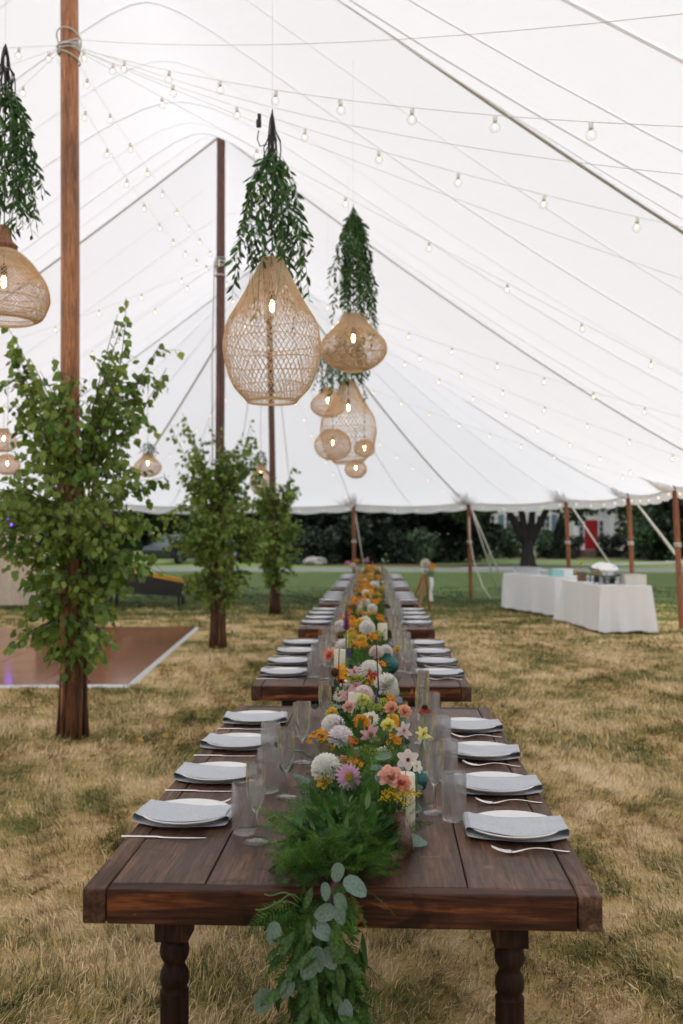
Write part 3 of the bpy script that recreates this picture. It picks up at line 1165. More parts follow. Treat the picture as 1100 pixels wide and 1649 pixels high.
prof = [(0.030, 0.0), (0.034, 0.012), (0.034, 0.05), (0.022, 0.065), (0.030, 0.085), (0.038, 0.10), (0.040, 0.14), (0.041, LZ - 0.20),
        (0.041, LZ - 0.172), (0.036, LZ - 0.168), (0.035, LZ - 0.162), (0.040, LZ - 0.155), (0.0425, LZ - 0.142), (0.040, LZ - 0.127), (0.035, LZ - 0.119),
        (0.031, LZ - 0.114), (0.030, LZ - 0.108), (0.034, LZ - 0.102), (0.040, LZ - 0.094), (0.043, LZ - 0.080), (0.040, LZ - 0.064), (0.034, LZ - 0.056), (0.034, LZ - 0.05)]
g = G().lathe([(a * .80, b) for a, b in prof], 28)
g.box((0, 0, LZ - 0.025), (0.078, 0.078, 0.05), b=0.004)
legm = g.mesh('leg', MT['leg'], 'auto')
for sx in (-1, 1):
    for sy in (0, 1):
        obj('leg', legm, proto, loc=(sx * 0.385, 0.06 if sy == 0 else TL - 0.06, 0.0015))

# ------------------------------------------------------------------ table ware
g = G()
pr = [(0.001, 0.006), (0.060, 0.005), (0.078, 0.0), (0.080, 0.004), (0.100, 0.010), (0.124, 0.022), (0.126, 0.0245), (0.1245, 0.0265),
      (0.120, 0.0255), (0.098, 0.0150), (0.082, 0.0105), (0.05, 0.0095), (0.001, 0.0095)]
plate_me = G().lathe(pr, 56).mesh('plate', MT['plate'], True)


def napkin_mesh(seed, flip):
    r = random.Random(seed)
    g = G()
    # closed loop in x-z, wrapped round the plate; built of stations along y
    NU, NV = 44, 13
    rows = []
    tilt = r.uniform(-.06, .06)
    yf, yb = -0.080, 0.080
    for j in range(NV):
        v = j / (NV - 1)
        row = []
        for i in range(NU):
            w = 2 * pi * i / NU
            cx = math.cos(w)
            top = math.sin(w) >= 0
            e = 0.136
            x = e * (abs(cx) ** 0.55) * (1 if cx > 0 else -1)
            xn = x / e
            y_ = yf + (yb - yf) * v
            # front border curves with the plate rim, back border sags a little
            yy = y_ + 0.030 * xn * xn * (1 - v) * 1.1 - 0.012 * xn * v + tilt * x * .5
            if top:
                z = 0.030 - 0.010 * (1 - xn * xn) ** 1.2
                z -= 0.006 * (1 - v) * (1 - abs(xn)) ** .5 * .6
                dd = (math.hypot(x, yy))
                z += 0.0012 * math.sin(9 * v + 3 * xn + seed) + 0.0008 * math.sin(31 * xn + seed)
            else:
                z = 0.0045 + 0.004 * abs(xn) ** 3
                yy += (-0.012 if v < .3 else 0.0)
                z += 0.0010 * math.sin(12 * v + 5 * xn + seed)
            sb = min(1.0, abs(math.sin(w)) * 2.6)
            zc = 0.0165
            z = zc + (z - zc) * sb
            row.append((x, yy, z))
        rows.append(row)
    g.grid(rows, closed=True)
    # upper layer with a folded edge
    rows = []
    for j in range(9):
        v = j / 8
        row = []
        for i in range(23):
            xn = -0.93 + 1.86 * i / 22
            x = xn * 0.134
            y_ = yf - 0.003 + (yb - 0.02 - yf) * v
            yy = y_ + 0.030 * xn * xn * (1 - v) * 1.1 + tilt * x * .5
            z = 0.0325 - 0.010 * (1 - xn * xn) ** 1.2 - 0.0036 * (1 - v) * (1 - abs(xn)) ** .5 + 0.0012 * math.sin(7 * v + 4 * xn + seed + 1) - .0035 * (v > .95) - 0.003 * (v < 0.05) + .0008
            row.append((x, yy, z))
        rows.append(row)
    g.grid(rows)
    me = g.mesh('napkin', MT['napkin'], True)
    return me


nap_me = [napkin_mesh(k, False) for k in range(5)]

# knife / fork, handle at -x, length .225 / .20
g = G()
rows = []
for i in range(15):
    t = i / 14
    x = -0.112 + 0.225 * t
    if t < 0.45:
        w, h = 0.0075 - 0.0018 * t + (.001 if i == 0 else 0), 0.0034
    else:
        w, h = 0.0085 * (1 - max(0, t - .8) * 3.2), 0.0013
    rows.append([(x, -w, 0.0), (x, -w * .6, h), (x, w * .6, h), (x, w, 0.0)])
g.grid(rows, closed=True)
knife_me = g.mesh('knife', MT['steel'], True)
g = G()
rows = []
for i in range(17):
    t = i / 16
    x = -0.100 + 0.148 * t
    w = 0.0065 - 0.0040 * min(1, t * 1.5) if t < .7 else 0.0025 + 0.0095 * ((t - .7) / .3) ** .8
    z = 0.002 + 0.013 * math.sin(pi * min(1, t * 1.02)) ** 1.4 * (0.35 + .65 * t) - 0.0
    rows.append([(x, -w, z), (x, 0, z + .0014), (x, w, z), (x, 0, z - .0012)])
g.grid(rows, closed=True)
for k in range(4):
    y = -0.0098 + 0.0065 * k
    g.tube([(0.046, y * .9, 0.0025), (0.062, y, 0.003), (0.080, y, 0.0075), (0.098, y, 0.016)], [0.0019, 0.0017, 0.0015, 0.0008], 5)
fork_me = g.mesh('fork', MT['steel'], True)


def tumbler(nr, nh):
    g = G()
    H, r0, r1 = 0.134, 0.0325, 0.0345
    prof = [(0.0005, 0.001), (r0 - .004, 0.0), (r0 - 0.001, 0.003)]
    for k in range(nh):
        z = 0.010 + (H - 0.022) * k / (nh - 1)
        prof.append((r0 + (r1 - r0) * z / H, z))
    prof += [(r1, H - .006), (r1, H - .001), (r1 - .0012, H), (r1 - .0022, H - .001), (r0 - .0022, 0.012), (r0 - 0.006, 0.009), (0.0005, 0.0085)]

    def mod(w, j):
        k = j - 3
        if 0 <= k < nh and nh > 20:
            hz = abs(math.sin(pi * k / 3.0))
            if (k // 24) % 2 == 1 and False:
                return 1
            off = 0.5 * ((k // 3) % 2)
            hw = abs(math.sin((w * 17 + off * pi)))
            return 1 + 0.055 * hz * hw
        return 1
    g.lathe(prof, nr, mod=mod)
    return g.mesh('tumbler', MT['hobnail'], True)


tumb_hi = tumbler(136, 61)
tumb_lo = tumbler(64, 31)
fp = [(0.0325, 0.0), (0.0330, 0.0015), (0.030, 0.003), (0.012, 0.0055), (0.0050, 0.012), (0.0040, 0.020), (0.0038, 0.060), (0.0052, 0.078), (0.013, 0.090),
      (0.0215, 0.110), (0.0262, 0.135), (0.0272, 0.158), (0.0262, 0.185), (0.0248, 0.209), (0.0244, 0.2105), (0.0238, 0.209),
      (0.0252, 0.185), (0.0262, 0.158), (0.0252, 0.135), (0.0205, 0.111), (0.012, 0.094), (0.004, 0.086), (0.0005, 0.084)]
flute_me = G().lathe([(0.0005, 0.0002)] + fp, 32).mesh('flute', MT['glass'], True)

ORD = ['first', 'second', 'third', 'last']
ZT = TH + 0.0005
tables = []
for ti in range(6):
    tb = proto if ti == 0 else copy_tree(proto)
    tables.append(tb)
    tb.location = (TCX[ti], TY0[ti], 0)
    tb.rotation_euler = (0, 0, math.radians(TROT[ti]))
    tag(tb, ['dark brown wooden farm table nearest the camera, greenery hanging over its front end',
             'dark brown farm table, second in the row from the camera',
             'dark brown farm table, third in the row from the camera',
             'dark brown farm table, fourth in the row from the camera',
             'dark brown farm table, fifth in the row from the camera',
             'dark brown farm table at the far end of the row by the lawn'][ti], 'table', 'farm tables set end to end')
    Mx = Matrix.Translation(Vector(tb.location)) @ Matrix.Rotation(tb.rotation_euler.z, 4, 'Z')
    for sgn in (-1, 1):
        ys = [0.55, 1.04, 1.52, 2.02] if sgn < 0 else [0.46, 0.93, 1.40, 1.90]
        if ti > 0:
            ys = [0.42, 0.92, 1.45, 1.98] if ti % 2 else [0.45, 0.95, 1.48, 2.0]
        side = 'left' if sgn < 0 else 'right'
        for k, yk in enumerate(ys):
            if ti == 0 or RND.random() < .9:
                pass
            where = 'at the %s place from the front, %s side of the %s' % (ORD[k], side, TN[ti])
            jx, jy = RND.uniform(-.008, .008), RND.uniform(-.012, .012)
            lx = sgn * 0.447 + jx
            ly = yk + jy

            def put(name, me, x, y, z, rz, label, cat, grp, par=None):
                p = Mx @ Vector((x, y, z))
                o = obj(name, me, loc=p, rot=(0, 0, rz + tb.rotation_euler.z))
                return tag(o, label, cat, grp)
            put('dinner_plate', plate_me, lx, ly, ZT, RND.uniform(0, 6), 'white plate ' + where, 'plate', 'white dinner plates')
            rz = RND.uniform(-.10, .10) + (0.0 if sgn < 0 else 0)
            put('napkin', nap_me[RND.randrange(5)], lx + sgn * 0.004, ly - 0.005, ZT + 0.0012, rz, 'grey blue napkin ' + where, 'napkin', 'folded napkins on the plates')
            if sgn < 0:   # knife towards the camera
                put('knife', knife_me, lx - 0.03, ly - 0.165, ZT, RND.uniform(-.04, .04), 'knife ' + where, 'knife', 'steel table knives')
                put('fork', fork_me, lx + 0.0, ly + 0.165, ZT, RND.uniform(-.04, .04), 'fork ' + where, 'fork', 'steel forks')
            else:
                put('fork', fork_me, lx - 0.0 + 0.02, ly - 0.165, ZT, pi + RND.uniform(-.05, .12) - .05, 'fork ' + where, 'fork', 'steel forks')
                put('knife', knife_me, lx, ly + 0.165, ZT, pi + RND.uniform(-.04, .04), 'knife ' + where, 'knife', 'steel table knives')
            if ti == 0:
                TX_ = {-1: [(-.275, .43), (-.262, .865), (-.305, 1.30), (-.23, 1.72)], 1: [(.295, .575), (.305, 1.03), (.31, 1.45), (.30, 2.0)]}[sgn][k]
                FX_ = {-1: [(-.235, .355), (-.20, .80), (-.19, 1.27), (-.14, 1.78)], 1: [(.245, .65), (.245, 1.12), (.245, 1.62), (.27, 2.12)]}[sgn][k]
            else:
                if sgn < 0:
                    TX_ = (-.27 + RND.uniform(-.015, .015), yk - .10 + RND.uniform(-.02, .02))
                    FX_ = (-.215 + RND.uniform(-.02, .02), yk - .17 + RND.uniform(-.02, .02))
                else:
                    TX_ = (.285 + RND.uniform(-.015, .015), yk + .10 + RND.uniform(-.02, .02))
                    FX_ = (.225 + RND.uniform(-.02, .02), yk + .17 + RND.uniform(-.02, .02))
            put('tumbler', tumb_hi if ti == 0 else tumb_lo, TX_[0], TX_[1], ZT, RND.uniform(0, 6), 'hobnail tumbler ' + where, 'glass', 'clear hobnail tumblers')
            put('champagne_flute', flute_me, FX_[0], FX_[1], ZT, RND.uniform(0, 6), 'champagne flute ' + where, 'glass', 'clear champagne flutes')

# ================================================================== FERN / LEAF TEMPLATES
def frond_template(seed):
    r = random.Random(seed)
    V, F = [], []

    def tri(a, b, c):
        o = len(V)
        V.extend([a, b, c])
        F.append((o, o + 1, o + 2))
    N = 15
    for i in range(N):
        t = i / (N - 1)
        y = t
        wl = 0.30 * (1 - t) ** 0.7 * (0.35 + min(1, t * 3.5) * .65) + 0.02
        z0 = -0.18 * t * t
        for s in (-1, 1):
            y1 = y + wl * 0.45
            dx, dy, dz = s * wl, wl * .45, -0.25 * wl + r.uniform(-.05, .05)
            tri((0, y - .009, z0), (0, y + .009, z0), (dx, y + dy, z0 + dz))
            m = max(3, int(9 * wl / 0.3))
            for q in range(m):
                f = (q + .7) / m
                bx, by, bz = dx * f, y + dy * f, z0 + dz * f
                for s2 in (-1, 1):
                    l2 = 0.065 * (1.15 - f * .6)
                    ex = bx + l2 * (0.55 * s + s2 * 0.35 * 1) * .8
                    ey = by + l2 * (0.5 - s2 * 0.75 * s * s)
                    tri((bx - .010, by, bz), (bx + .010, by, bz), (ex, ey, bz + r.uniform(-.03, .03)))
    for i in range(8):
        a, b = i / 8, (i + 1) / 8
        w = 0.012
        tri((-w, a, -.18 * a * a), (w, a, -.18 * a * a), (0, b, -.18 * b * b))
    return V, F


FR = [frond_template(k) for k in range(4)]
LANCE_V = [(0, 0, 0), (0.13, 0.28, 0.02), (0.15, 0.50, 0.02), (0.10, 0.76, 0.0), (0, 1.0, -0.04), (-0.10, 0.76, 0.0), (-0.15, 0.50, 0.02), (-0.13, 0.28, 0.02), (0, 0.5, -0.015)]
LEAF8 = [(0, 1, 8), (1, 2, 8), (2, 3, 8), (3, 4, 8), (4, 5, 8), (5, 6, 8), (6, 7, 8), (7, 0, 8)]
ROUND_V = [((0.40 + .07 * math.cos(2 * pi * k / 10)) * math.sin(2 * pi * k / 10), 0.5 - 0.5 * math.cos(2 * pi * k / 10), 0.10 * abs(math.sin(2 * pi * k / 10)) - .05 + .05 * math.cos(2 * pi * k / 10)) for k in range(10)] + [(0, 0.46, -0.05)]
ROUND_T = [(k, (k + 1) % 10, 10) for k in range(10)]


def leaf_mesh(name, V, T, m, size):
    return G().add([(a * size, b * size, c * size) for a, b, c in V], T).mesh(name, m)


ruscus_leaf = leaf_mesh('ruscus_leaf', LANCE_V, LEAF8, MT['ruscus'], 1.0)
euca_leaf = leaf_mesh('eucalyptus_leaf', ROUND_V, ROUND_T, MT['euca'], 1.0)


def rot_from(d, n=None, roll=None):
    F_ = frames([d], None if n is None else [n])[0]
    return Matrix([[F_[0][0], F_[0][1], F_[0][2]], [F_[1][0], F_[1][1], F_[1][2]], [F_[2][0], F_[2][1], F_[2][2]]]).to_euler()


def garland_cloud(n, ylo, yhi, cx, hw, zc, hh, seed, taper=True, front=False):
    """points + outward directions for a bushy runner lying on the table"""
    r = np.random.RandomState(seed)
    y = ylo + (yhi - ylo) * r.rand(n)
    a = r.rand(n) * pi * 1.04 - .02 * pi
    rad = 0.25 + 0.75 * r.rand(n) ** .5
    wv = 0.85 + 0.25 * np.sin(y * 5.1 + seed) + 0.12 * np.sin(y * 13 + seed)
    x = cx + 0.03 * np.sin(y * 3.7 + seed) + np.cos(a) * rad * hw * wv
    z = zc + np.sin(a) * rad * hh * wv
    D = np.stack([np.cos(a) * 1.0, r.normal(size=n) * .8, np.sin(a) * .75 + .05], 1) + r.normal(size=(n, 3)) * .35
    return np.stack([x, y, z], 1), D, r


def fern_stuff(name, P, D, S, parent):
    Vs, Fs, o = [], [], 0
    idx = np.arange(len(P)) % 4
    for k in range(4):
        m = idx == k
        up = np.tile([0, 0, 1.0], (m.sum(), 1)) + NR.normal(size=(m.sum(), 3)) * .5
        V, F = scatter(FR[k][0], FR[k][1], P[m], frames(D[m], up), S[m])
        Vs.append(V)
        Fs.append(F + o)
        o += len(V)
    return obj(name, np_mesh(name, np.concatenate(Vs), np.concatenate(Fs), MT['fern']), parent, kind='stuff')


def leaf_stuff(name, tv, tf, P, D, S, m, parent, Nrm=None):
    V, F = scatter(tv, tf, P, frames(D, Nrm), S)
    return obj(name, np_mesh(name, V, F, m, True), parent, kind='stuff')


# garlands of tables 2..6 (two different ones, turned about)
def make_garland(seed, label):
    t = thing('greenery_runner', label, 'garland', (0, 0, 0), 0, 'greenery runners down the tables')
    P, D, r = garland_cloud(360, 0.05, 2.40, 0, 0.105, 0.0, 0.10, seed)
    P[:, 2] = np.maximum(P[:, 2], 0.01)
    S = 0.08 + 0.05 * r.rand(len(P))
    fern_stuff('fern_fronds', P, D, S, t)
    P, D, r = garland_cloud(700, 0.0, 2.44, 0, 0.115, 0.0, 0.10, seed + 9)
    P[:, 2] = np.maximum(P[:, 2], 0.008)
    leaf_stuff('leafy_sprigs', LANCE_V, LEAF8, P, D, 0.04 + 0.03 * r.rand(len(P)), MT['ruscus'], t)
    P, D, r = garland_cloud(70, 0.0, 2.44, 0, 0.13, 0.0, 0.10, seed + 19)
    P[:, 2] = np.maximum(P[:, 2], 0.012)
    for i in range(len(P)):
        obj('leaf', euca_leaf, t, P[i], rot_from(D[i]), 0.045 + 0.025 * r.rand())
    g = G()
    g.tube([Vector((0.02 * math.sin(i), i * .1 + .02, 0.015)) for i in range(25)], 0.008, 5)
    obj('stem', g.mesh('garland_stem', MT['darkstem']), t)
    return t


gA = make_garland(3, '')
gB = make_garland(44, '')
runners = [gA, gB, copy_tree(gA), copy_tree(gB), copy_tree(gA)]
for k, t in enumerate(runners):
    ti = k + 1
    t.location = (TCX[ti] + 0.015, TY0[ti], ZT)
    if k in (2, 3):
        t.rotation_euler = (0, 0, pi)
        t.location = (TCX[ti] + 0.015, TY0[ti] + TL, ZT)
    tag(t, 'green fern and eucalyptus runner lying along the middle of the %s' % TN[ti], 'garland', 'greenery runners down the tables')

# garland of table 1, spilling over the front end
g1 = thing('greenery_runner', 'green fern and eucalyptus runner of the nearest table, hanging over its front end', 'garland',
           (0, 0, 0), 0, 'greenery runners down the tables')
P, D, r = garland_cloud(640, 2.62, 4.66, -0.03, 0.10, ZT, 0.15, 5)
P[:, 2] = np.maximum(P[:, 2], ZT + .01)
S = 0.06 + 0.05 * r.rand(len(P))
S[P[:, 0] > 0] *= .85
# front mound
n = 430
a = NR.rand(n)
Pm = np.stack([-0.095 + NR.normal(size=n) * 0.066 + 0.07 * a, 2.27 + 0.48 * a, ZT + 0.015 + np.abs(NR.normal(size=n)) * (0.035 + .02 * a)], 1)
Pm[:, 0] = np.where(Pm[:, 0] > -.005, -.01 - Pm[:, 0], Pm[:, 0])
Dm = np.stack([(Pm[:, 0] + 0.09) * 9 + NR.normal(size=n) * .6, NR.normal(size=n) * .7 - .25, 0.15 + NR.rand(n) * .5], 1)
Sm = 0.06 + 0.04 * NR.rand(n)
Sm[(Pm[:, 1] > 2.5)] *= 1.1
# over the edge
n = 170
a = NR.rand(n)
Pe = np.stack([-0.11 + NR.normal(size=n) * 0.045 - .01 * a, 2.235 - .025 * NR.rand(n), ZT + 0.02 - a * 0.60], 1)
De = np.stack([(Pe[:, 0] + 0.10) * 12 + NR.normal(size=n) * .5, -0.35 - NR.rand(n) * .4, -0.4 - NR.rand(n)], 1)
Se = 0.06 + 0.05 * NR.rand(n)
# one bright frond reaching left on the board
Pa = np.array([[-0.10 - 0.012 * i, 2.40 + .025 * i, ZT + .035 + .004 * i] for i in range(8)])
Da = np.array([[-1, .7, .3], [-1, .2, .2], [-.8, .9, .5]] * 3)[:8].astype(float)
fern_stuff('fern_fronds', np.concatenate([P, Pm, Pe, Pa]), np.concatenate([D, Dm, De, Da]), np.concatenate([S, Sm, Se, np.full(8, .11)]), g1)
P, D, r = garland_cloud(1900, 2.35, 4.69, -0.05, 0.12, ZT, 0.14, 15)
P[:, 2] = np.maximum(P[:, 2], ZT + .01)
leaf_stuff('leafy_sprigs', LANCE_V, LEAF8, P, D, 0.03 + 0.03 * r.rand(len(P)), MT['ruscus'], g1)
# ruscus leaves of the hanging part: each its own
r = np.random.RandomState(8)
for i in range(290):
    a = r.rand() ** .9
    z = ZT + 0.03 - a * 0.66
    x = -0.118 - 0.012 * a + r.normal() * (0.040 + 0.006 * a)
    y = 2.232 - abs(r.normal()) * .028 - (.02 if z < TH else 0)
    if z > TH - 0.01:
        y = 2.22 + r.rand() * .15
    d = np.array([(x + 0.125) * 7 + r.normal() * .45, -0.35 + r.normal() * .25, -0.9 + r.normal() * .5])
    obj('leaf', ruscus_leaf, g1, (x, y, z), rot_from(d, (r.normal() * .5, -1, .6 + r.normal() * .4)), 0.045 + 0.035 * r.rand())
# hanging core so the bunch is dense behind
P = np.stack([-0.125 + NR.normal(size=500) * 0.036, 2.238 - .02 * NR.rand(500), ZT - NR.rand(500) * 0.70], 1)
D = np.stack([NR.normal(size=500) * .6, -0.1 + NR.normal(size=500) * .2, -1 + NR.normal(size=500) * .4], 1)
leaf_stuff('inner_sprigs', LANCE_V, LEAF8, P, D, 0.05 + .03 * NR.rand(500), MT['ruscus'], g1)
# big eucalyptus leaves measured in the picture: (px, py, size, lean)
for (px, py, sz, ax, dy) in ((572, 1428, .060, .9, -.5), (549, 1453, .042, .5, -1), (523, 1470, .048, -1, -.3), (547, 1472, .046, .2, -1), (520, 1500, .050, .9, -.5),
                             (512, 1545, .056, .1, -1), (498, 1557, .058, -.4, -1), (532, 1543, .050, .6, -1), (440, 1503, .050, -.1, -1),
                             (424, 1612, .056, -.3, -1), (462, 1592, .044, -.3, -1), (556, 1630, .054, .3, -1), (543, 1405, .042, -.1, -1), (524, 1436, .040, .2, -1)):
    p = at(px, py, 2.17)
    d = Vector((ax * .8, -0.25, dy * .9))
    p = p - d.normalized() * sz * .5
    obj('leaf', euca_leaf, g1, p, rot_from(d, (RND.uniform(-.8, .8), -1, .5 + RND.uniform(-.6, .6))), (sz * RND.uniform(.75, 1.05), sz, sz))
for (px, py, sz, z) in ((535, 1338, .05, .83), (540, 1350, .045, .82), (600, 1318, .05, .84), (683, 1352, .065, .772), (668, 1345, .06, .79), (605, 1220, .05, .92), (618, 1235, .05, .90),
                        (640, 1232, .04, .9), (570, 1232, .06, .86), (492, 1345, .04, .80), (585, 1300, .04, .85), (672, 1295, .06, .8)):
    p = on(px, py, z)
    d = Vector((RND.uniform(-1, 1), RND.uniform(-1, .2), RND.uniform(-.2, .3)))
    obj('leaf', euca_leaf, g1, p, rot_from(d, (RND.uniform(-.3, .3), -.5, 1)), sz)
for i in range(46):
    y = RND.uniform(2.7, 4.6)
    x = -0.045 + RND.gauss(0, .11)
    d = Vector((x * 8 + RND.gauss(0, .5), RND.gauss(0, .7), .2 + RND.random() * .4))
    obj('leaf', euca_leaf, g1, (x, y, ZT + .03 + .09 * RND.random()), rot_from(d), RND.uniform(.035, .06))
# curly sprigs on the left of the front rail
g = G()
for (x0, z0, sx, sz) in ((-.165, .735, -.10, .01), (-.17, .745, -.075, .035), (-.165, .75, -.06, .012)):
    g.tube([Vector((x0 + sx * t, 2.222 - .01 * t, z0 + sz * t + .012 * math.sin(t * 5))) for t in [k / 8 for k in range(9)]], 0.0016, 4)
obj('stem', g.mesh('curly_stem', MT['stem']), g1)
g = G()
g.tube([(-.04, 4.6, ZT + .02), (-.03, 3.6, ZT + .02), (-.06, 2.7, ZT + .02), (-.08, 2.3, ZT + .03), (-.10, 2.22, ZT + .0), (-.12, 2.20, .5), (-.14, 2.2, .16)], 0.010, 6)
obj('stem', g.mesh('garland_stem', MT['darkstem']), g1)

# ================================================================== FLOWERS
def petal_pts(L, w, cup=0.15, curl=0.0, tip=1.0, nl=4):
    """petal along +y in local frame; returns rows"""
    rows = []
    for i in range(nl + 1):
        t = i / nl
        ww = w * math.sin(pi * (0.12 + 0.80 * t ** (0.8 * tip))) ** 0.8 * .5
        z = curl * t * t * L
        rows.append([(-ww, L * t, z + cup * ww), (0, L * t, z), (ww, L * t, z + cup * ww)])
    return rows


def T_petal(az, el, base=(0, 0, 0), roll=0.0):
    """petal direction: azimuth az, elevation el"""
    return Matrix.Translation(Vector(base)) @ Matrix.Rotation(az, 4, 'Z') @ Matrix.Rotation(el, 4, 'X') @ Matrix.Rotation(roll, 4, 'Y')


def stem_mesh(L=0.13, bend=0.02, rad=0.0018, seed=0):
    r = random.Random(seed)
    a = r.uniform(0, 6)
    return G().tube([(bend * math.cos(a) * t * t, bend * math.sin(a) * t * t, -L * t) for t in [k / 5 for k in range(6)]], rad, 5).mesh('stem', MT['stem'])


STEM = [stem_mesh(0.13, 0.03, seed=k) for k in range(3)]
petal_mats = {}


def pm(col, col2=None, tr=0.5):
    key = (tuple(col), tuple(col2) if col2 else None)
    if key not in petal_mats:
        petal_mats[key] = pmat('petal_%d' % len(petal_mats), col, col2, 40, 0.6, transl=tr, island=0.08, spec=.3)
    return petal_mats[key]


FM = {}


def flower_parts(kind, col, col2=None, ccol=(0.6, 0.3, 0.02)):
    """list of (part name, mesh), unit size (head radius = 1 before scaling)"""
    key = (kind, col, col2, ccol)
    if key in FM:
        return FM[key]
    r = random.Random(len(FM) + 5)
    m = pm(col, col2)
    out = []
    g = G()
    c = G()
    if kind == 'dahlia':
        n = 120
        for i in range(n):
            t = (i + .5) / n
            el = pi / 2 - 1.95 * t ** .62
            az = i * 2.39996
            L = 0.34 + 0.22 * t
            b = Vector((math.cos(el) * math.cos(az + pi / 2), math.cos(el) * math.sin(az + pi / 2), math.sin(el))) * 0.52
            g.grid(petal_pts(L, 0.26 + .06 * t, 0.9, 0.15, nl=3), T=T_petal(az, el + r.uniform(-.08, .08), b))
        c.sphere((0, 0, 0), 0.5, 10, 6)
        out = [('petals', g.mesh('petals', m)), ('centre', c.mesh('centre', m))]
    elif kind == 'daisy':
        for k, (n, L, z) in enumerate(((19, 1.0, 0.0), (8, .9, .03))):
            for i in range(n):
                az = 2 * pi * i / n + k * .2 + r.uniform(-.05, .05)
                g.grid(petal_pts(L * r.uniform(.9, 1.03) - .15, 0.27, .35, r.uniform(-.2, .05)), T=T_petal(az, .12 * k + r.uniform(-.06, .1), Vector((-math.sin(az) * .15, math.cos(az) * .15, z))))
        c.sphere((0, 0, 0.02), .30, 14, 7, s=(1, 1, .45))
        for i in range(60):
            a = i * 2.39996
            q = .30 * math.sqrt((i + .5) / 60)
            c.sphere((q * math.cos(a), q * math.sin(a), .14 - q * q * .9), .035, 5, 3, s=(1, 1, 1.6))
        out = [('petals', g.mesh('petals', m)), ('centre', c.mesh('centre', pm(ccol, (0.75, .45, .03))))]
    elif kind == 'rose':
        for k, (n, el, rr, w, L) in enumerate(((3, 1.45, .10, .5, .55), (4, 1.3, .2, .65, .65), (5, 1.1, .3, .8, .75), (5, .85, .36, .95, .8), (6, .5, .4, 1.0, .8))):
            for i in range(n):
                az = 2 * pi * i / n + k * .9 + r.uniform(-.2, .2)
                g.grid(petal_pts(L, w, .9 - .1 * k, -.25, .7, 5), T=T_petal(az, el + r.uniform(-.1, .1), Vector((-math.sin(az) * rr * .5, math.cos(az) * rr * .5, -.1 - .06 * k))))
        c.sphere((0, 0, .12), .22, 8, 5)
        out = [('petals', g.mesh('petals', m)), ('centre', c.mesh('centre', m))]
    elif kind in ('lily', 'cosmos'):
        n = 6
        for i in range(n):
            az = 2 * pi * i / n + .3 * (i % 2 if kind == 'lily' else 0)
            g.grid(petal_pts(1.0, .55 if kind == 'lily' else .80, .35, -.2 if kind == 'lily' else -.05, .9, 6), T=T_petal(az, (.55 if i % 2 else .35) if kind == 'lily' else .12 + .1 * (i % 2), Vector((0, 0, -.1 + .02 * (i % 2)))))
        if kind == 'lily':
            for i in range(6):
                a = i * 1.05
                c.tube([(0, 0, 0), (.15 * math.cos(a), .15 * math.sin(a), .5)], [.02, .035], 4)
        else:
            c.sphere((0, 0, .02), .16, 10, 5, s=(1, 1, .6))
            for i in range(14):
                a = i * 2.4
                c.sphere((.12 * math.cos(a), .12 * math.sin(a), .12), .035, 5, 3)
        out = [('petals', g.mesh('petals', m)), ('centre', c.mesh('centre', pm(ccol)))]
    elif kind == 'coneflower':
        for i in range(13):
            az = 2 * pi * i / 13 + r.uniform(-.1, .1)
            g.grid(petal_pts(.95, .42, .3, -.35), T=T_petal(az, -.25 + r.uniform(-.2, .1), (0, 0, 0)))
        c.sphere((0, 0, .14), .36, 12, 7, s=(1, 1, .8))
        out = [('petals', g.mesh('petals', m)), ('centre', c.mesh('centre', pm(ccol)))]
    elif kind == 'cluster':     # several small open blooms on one spray
        for i in range(9):
            a = i * 2.4
            q = .75 * math.sqrt((i + .3) / 9)
            b = Vector((q * math.cos(a), q * math.sin(a), .45 - q * q * .5 + r.uniform(-.1, .1)))
            ax, ay = r.uniform(-.5, .5), r.uniform(-.5, .5)
            M0 = Matrix.Translation(b) @ Matrix.Rotation(ax, 4, 'X') @ Matrix.Rotation(ay, 4, 'Y')
            for k in range(5):
                g.grid(petal_pts(.30, .22, .4, -.1, nl=2), T=M0 @ T_petal(2 * pi * k / 5, .55))
            c.tube([b, (0, 0, -.8)], .018, 4)
        out = [('petals', g.mesh('petals', m)), ('stalks', c.mesh('stalks', MT['stem']))]
    elif kind == 'goldenrod':   # mass of tiny buds on branching stalks
        for i in range(26):
            a = i * 2.4
            q = 1.0 * math.sqrt((i + .3) / 26)
            b = Vector((q * math.cos(a) * 1.15, q * math.sin(a) * .8, .25 * r.random() + .35 - .4 * q * q))
            c.tube([b, b * .4 + Vector((0, 0, -.2)), (0, 0, -.9)], .012, 3)
            for k in range(9):
                e = b + Vector((r.gauss(0, .09), r.gauss(0, .09), r.gauss(0, .07)))
                g.sphere(e, .055, 5, 3)
        out = [('buds', g.mesh('buds', m)), ('stalks', c.mesh('stalks', MT['stem']))]
    elif kind == 'spike':       # upright flower spike
        for j in range(13):
            for k in range(6):
                a = k * 1.05 + j * .5
                z = -0.9 + j * .16
                q = .34 * (1 - j / 15)
                col_i = 0
                g.grid(petal_pts(q * 1.1, .26 * (1 - j / 20), .8, .25, nl=2), T=T_petal(a, .3, (0, 0, z)))
        c.tube([(0, 0, -2.8), (0.05, 0, -1), (0, 0, 1.2)], [.05, .045, .03], 5)
        out = [('florets', g.mesh('florets', m)), ('stalk', c.mesh('stalk', MT['stem']))]
    elif kind == 'pussy':       # dark stem with pale catkins
        c.tube([(0, 0, -1), (.02, .01, 0), (.0, .0, 1)], [.022, .02, .012], 6)
        for j in range(9):
            z = -.55 + j * .085
            a = j * 2.2
            g.sphere((.055 * math.cos(a), .055 * math.sin(a), z), .03, 7, 5, s=(1, 1, 1.5))
